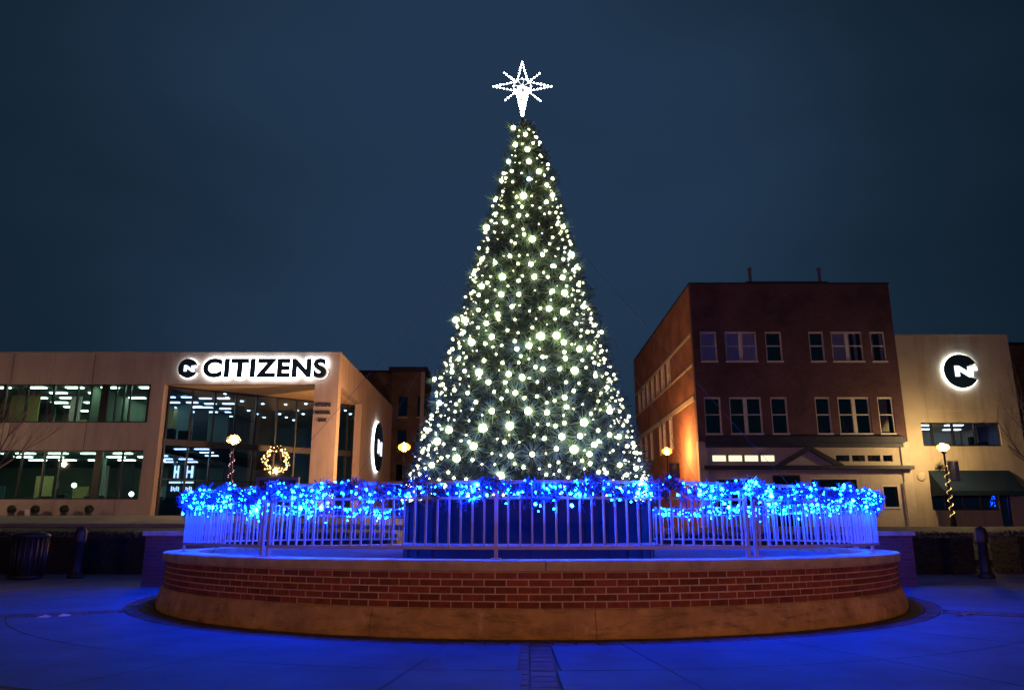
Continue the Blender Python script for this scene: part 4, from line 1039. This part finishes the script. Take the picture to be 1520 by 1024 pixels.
bx('wing_wall', 'brick_b', br_, tx0 - 14, tx0 - .002, YR + 1, YR + 9, 0, zz(553, YR + 1)); bx('cornice', 'slate', br_, tx0 - 14, tx0 - .002, YR + .8, YR + 9.2, zz(553, YR + 1), zz(550, YR + 1))
for i in range(3):
    for j in range(2):
        w = bx('window', 'glass_d', br_, tx0 + .8 + j * 1.9, tx0 + 1.7 + j * 1.9, YR - .02, YR + .05, 5.5 + i * 3.4, 7.5 + i * 3.4)
        bx('frame', 'stone_b', w, tx0 + .75 + j * 1.9, tx0 + 1.75 + j * 1.9, YR - .07, YR - .025, 5.3 + i * 3.4, 5.45 + i * 3.4)

# ------------------------------------------------------------------ wreath on kiosk
YK = 31.0; kz = ground_z(-9.5, YK)
kp = at(413, 708, YK); kk = empty('kiosk_sign', (kp.x, YK, ground_z(kp.x, YK)), 'framed sign board before the bank with the lit wreath on top', 'sign board')
H_ = kp.z - kk.location.z
mm = MB(); mm.box(-.85, .85, -.12, .12, H_ - .12, H_, bev=.01); mm.box(-.85, -.73, -.1, .1, 0, H_ - .12); mm.box(.73, .85, -.1, .1, 0, H_ - .12); mm.box(-.73, .73, -.1, .1, .5, .6); mm.build('sign_frame', 'signb', kk)
mm = MB(); mm.box(-.73, .73, -.03, .03, .6, H_ - .12); mm.build('board', 'navy', kk)
wp = at(411, 683, YK); wr = empty('christmas_wreath', (wp.x, YK, wp.z), 'round wreath of golden lights with a red bow standing on the framed sign', 'wreath')
wr_r = .47; mm = MB(); rr_ = random.Random(9)
for i in range(1500):
    a = rr_.uniform(0, 2 * PI); d = Vector((rr_.gauss(0, 1), rr_.gauss(0, 1), rr_.gauss(0, 1))).normalized(); c = Vector((wr_r * math.cos(a), 0, wr_r * math.sin(a))) + d * .06
    w_ = d.orthogonal().normalized() * .008; t_ = rr_.uniform(.6, 1.4); mm.tone = (.10 * t_, .12 * t_, .05 * t_); mm.add([c - w_, c + w_, c + d * .08], [(0, 1, 2)])
mm.build('greenery', 'wgreen', wr)
mm = MB(); mm.ball((0, 0, 0), .027, 1); o = mm.build('tmp', 'gold'); gme = o.data; bpy.data.objects.remove(o)
for i in range(90):
    a = 2 * PI * i / 90; r_ = wr_r + rr_.uniform(-.14, .12); place('bulb', gme, (r_ * math.cos(a), -.09 - rr_.uniform(0, .04), r_ * math.sin(a)), wr, rr_.uniform(.8, 1.3))
mm = MB()
for s in (-1, 1):
    mm.tube([(0, -.13, wr_r), (s * .1, -.17, wr_r + .1), (s * .2, -.14, wr_r + .03), (s * .1, -.14, wr_r - .05), (0, -.13, wr_r)], [.03, .05, .055, .05, .03], 8)
    mm.tube([(0, -.13, wr_r), (s * .12, -.15, wr_r - .2), (s * .2, -.14, wr_r - .5)], [.03, .035, .04], 6)
mm.ball((0, -.15, wr_r), .05, 2); mm.build('bow', 'bow', wr)

# ------------------------------------------------------------------ hedges, bollards, bin
def hedge(x0, x1, y0, y1, h, label, seed):
    r_ = random.Random(seed); t = empty('hedge', ((x0 + x1) / 2, (y0 + y1) / 2, 0), label, 'hedge', 'low clipped hedges at the plaza edge'); m = MB()
    hx = (x1 - x0) / 2; hy = (y1 - y0) / 2
    m.tone = (.008, .010, .006); m.box(-hx + .08, hx - .08, -hy + .08, hy - .08, .02, h - .1)
    n = int((x1 - x0) * 900)
    for i in range(n):
        f_ = r_.random()
        if f_ < .55: p = Vector((r_.uniform(-hx, hx), -hy + r_.uniform(-.03, .08), r_.uniform(.03, h)))
        elif f_ < .9: p = Vector((r_.uniform(-hx, hx), r_.uniform(-hy, hy), h - r_.uniform(-.02, .1) + .05 * noise.noise(Vector((i * .01, 0, 0)))))
        else: p = Vector((r_.choice((-hx, hx)) + r_.uniform(-.04, .04), r_.uniform(-hy, hy), r_.uniform(.03, h)))
        d = Vector((r_.gauss(0, 1), r_.gauss(0, 1) - .5, r_.gauss(0, 1) + .3)).normalized(); w_ = d.orthogonal().normalized() * .016; t_ = r_.uniform(.5, 1.5); m.tone = (.006 * t_, .009 * t_, .005 * t_)
        m.add([p - w_, p + w_, p + d * .05 + w_ * .4, p + d * .05 - w_ * .4], [(0, 1, 2, 3)])
    m.build('foliage', 'hedge', t)
    mm = MB()
    for i in range(int((x1 - x0) / .6)): x = -hx + .3 + i * .6; mm.tube([(x, 0, 0), (x + .05, 0, h * .5)], [.03, .02], 5)
    mm.build('stems', 'bark', t)
hedge(-19, -10.6, 19.6, 20.6, .98, 'dark clipped hedge behind the street bin at the plaza edge', 1)
hedge(-10.58, -3.0, 19.4, 20.3, .96, 'dark clipped hedge behind the bollard next to the brick pier', 2)
hedge(3.2, 8.6, 19.4, 20.4, .94, 'dark clipped hedge seen through the fence right of the tree stand', 3)
hedge(9.0, 11.4, 19.2, 20.4, .97, 'dark clipped hedge between the brick pier and the bollard before the tan building', 4)
hedge(12.6, 20, 19.6, 20.9, 1.0, 'dark clipped hedge past the bollard before the tan building', 5)
hedge(-2.6, 2.8, 19.8, 20.6, .9, 'dark clipped hedge directly behind the tree stand', 6)
def bollard(px, py0, Y, label):
    p = at(px, py0, Y); t = empty('bollard', (p.x, Y, .006), label, 'bollard', 'iron bollards at the plaza edge'); h = zz(783, Y)
    mm = MB(); mm.lathe([(0, 0), (.17, 0), (.17, .06), (.13, .1), (.11, .16)], n=18); mm.build('base', 'iron', t)
    mm = MB(); mm.lathe([(.105, .16), (.095, h - .35), (.125, h - .33), (.125, h - .29)], n=18); mm.build('post', 'iron', t)
    mm = MB(); mm.lathe([(.125, h - .29), (.13, h - .1), (.10, h - .02), (.04, h + .02), (0, h + .03)], n=18); mm.build('dome_cap', 'bin', t)
bollard(112, 852, 17.6, 'dark dome topped bollard between the street bin and the brick pier')
bollard(1464, 850, 17.6, 'dark dome topped bollard before the tan building between two hedges')
bp_ = at(38, 855, 17.2); t = empty('litter_bin', (bp_.x, 17.2, .006), 'dark slatted litter bin standing at the plaza edge before the bank', 'litter bin')
mm = MB()
for i in range(20): a = 2 * PI * i / 20; x, y = .33 * math.sin(a), .33 * math.cos(a); mm.tube([(x, y, .08), (x * 1.02, y * 1.02, .9)], .022, 5)
mm.build('slats', 'bin', t); mm = MB(); mm.lathe([(0, .05), (.29, .05), (.29, .88), (.0, .88)], n=20); mm.build('liner', 'furn', t)
mm = MB(); mm.lathe([(.36, .88), (.38, .91), (.36, .95), (.2, 1.0), (.19, .98), (.3, .9)], n=24); mm.lathe([(0, .02), (.34, .02), (.36, .08), (0, .08)], n=24); mm.build('lid', 'bin', t)
# litter scraps in the band joints
for i, (px, py) in enumerate(((64, 916), (96, 914), (1428, 914), (1437, 912))):
    u = (px - 760) / FPX; v = (512 - py) / FPX; zc = math.sin(PIT) + v * math.cos(PIT); yc = math.cos(PIT) - v * math.sin(PIT); s = -(EYE - .026) / zc
    mm = MB(); mm.add([(-.07, -.02, .002), (.06, -.03, .004), (.08, .03, .012), (0, .045, .025), (-.07, .02, .006), (0, 0, .016)], [(0, 1, 5), (1, 2, 5), (2, 3, 5), (3, 4, 5), (4, 0, 5)])
    o = mm.build('paper_scrap', 'scrap'); o.location = (u * s, yc * s, .027); o.rotation_euler.z = i * 1.1; o.modifiers.new('s', 'SOLIDIFY').thickness = .003
    tag(o, ['pale paper scrap on the paver band at the outer edge by the bank side', 'smaller pale scrap just inward of the other scrap by the bank side', 'pale scrap on the paver band below the tan building', 'crumpled pale scrap touching the other scrap below the tan building'][i], 'litter', 'scraps on the plaza')

# ------------------------------------------------------------------ bare trees
def bare_tree(x, y, label, seed, H=8.5, lean=0):
    r_ = random.Random(seed); g = ground_z(x, y); t = empty('bare_tree', (x, y, g), label, 'tree', 'leafless street trees')
    tm = MB(); cm = MB()
    tm.tube([(0, 0, 0), (.03, 0, H * .14), (lean * .1, 0, H * .28)], [.16, .13, .11], 10)
    def grow(p, d, L_, r0, lv):
        n = 4; pts = [p]; q = p.copy(); dd = d.copy()
        for i in range(n):
            dd = (dd + Vector((r_.gauss(0, .12), r_.gauss(0, .12), .10))).normalized(); q = q + dd * L_ / n; pts.append(q.copy())
        (cm).tube(pts, [r0 * (1 - .55 * i / n) for i in range(n + 1)], 5 if lv < 3 else 3, caps=False)
        if lv >= 4: return
        for k in range(4 if lv < 3 else 5):
            i = r_.randint(1, n); dv = (dd + Vector((r_.gauss(0, .55), r_.gauss(0, .55), r_.uniform(-.05, .4)))).normalized()
            grow(pts[i], dv, L_ * r_.uniform(.5, .75), r0 * .45, lv + 1)
    top = Vector((lean * .1, 0, H * .28))
    for k in range(6):
        a = 2 * PI * k / 6 + r_.random(); grow(top - Vector((0, 0, r_.uniform(0, .5))), Vector((math.cos(a) * .8, math.sin(a) * .6, r_.uniform(.6, 1.2))).normalized(), H * .33, .06, 1)
    tm.build('trunk', 'bark', t); cm.build('crown', 'twig', t)
bare_tree(24.6, 34.5, 'leafless street tree with fanning twigs before the tan bank building', 21, 8.2)
bare_tree(-22.6, 33, 'leafless street tree with thin twigs before the long office wing of the bank', 22, 7.0)

# ------------------------------------------------------------------ world, sun
w = bpy.data.worlds.new('World'); bpy.context.scene.world = w; w.use_nodes = True; nt = w.node_tree; N = nt.nodes; L = nt.links
bg = N['Background']; tc = N.new('ShaderNodeTexCoord')
dt = N.new('ShaderNodeVectorMath'); dt.operation = 'DOT_PRODUCT'; dt.inputs[1].default_value = Vector((-.03, math.cos(R(24)), math.sin(R(24)))).normalized()
nm = N.new('ShaderNodeVectorMath'); nm.operation = 'NORMALIZE'; L.new(tc.outputs['Generated'], nm.inputs[0]); L.new(nm.outputs[0], dt.inputs[0])
nz = N.new('ShaderNodeTexNoise'); nz.inputs['Scale'].default_value = 2.2; nz.inputs['Detail'].default_value = 5; nz.inputs['Roughness'].default_value = .45
mp = N.new('ShaderNodeMapping'); mp.inputs['Scale'].default_value = (1, 1, 2.2); L.new(nm.outputs[0], mp.inputs[0]); L.new(mp.outputs[0], nz.inputs['Vector'])
a1 = N.new('ShaderNodeMath'); a1.operation = 'MULTIPLY_ADD'; a1.inputs[1].default_value = .22; L.new(nz.outputs['Fac'], a1.inputs[0]); L.new(dt.outputs['Value'], a1.inputs[2])
rp = N.new('ShaderNodeValToRGB'); e = rp.color_ramp.elements
e[0].position = .70; e[0].color = (.0030, .0085, .0150, 1); e[1].position = 1.0; e[1].color = (.0155, .0370, .0760, 1)
e2 = rp.color_ramp.elements.new(.88); e2.color = (.0085, .0210, .0400, 1)
s2 = N.new('ShaderNodeMath'); s2.operation = 'SUBTRACT'; s2.inputs[1].default_value = .10; L.new(a1.outputs[0], s2.inputs[0])
L.new(s2.outputs[0], rp.inputs['Fac']); L.new(rp.outputs['Color'], bg.inputs['Color']); bg.inputs['Strength'].default_value = 1.0
sun = bpy.data.lights.new('moon_light', 'SUN'); sun.energy = .015; sun.angle = R(12); sun.color = (.6, .75, 1)
so = bpy.data.objects.new('moon_light', sun); C.objects.link(so); so.rotation_euler = (R(50), 0, R(-30))

sc = bpy.context.scene
sc.view_settings.view_transform = 'Standard'; sc.view_settings.look = 'None'; sc.view_settings.exposure = 0; sc.view_settings.gamma = 1
cy = sc.cycles
cy.use_denoising = True
try: cy.denoiser = 'OPENIMAGEDENOISE'
except Exception: pass
cy.use_light_tree = True; cy.max_bounces = 5; cy.diffuse_bounces = 2; cy.glossy_bounces = 3; cy.transparent_max_bounces = 8; cy.transmission_bounces = 3
cy.sample_clamp_indirect = 2.0; cy.sample_clamp_direct = 0; cy.caustics_reflective = False; cy.caustics_refractive = False
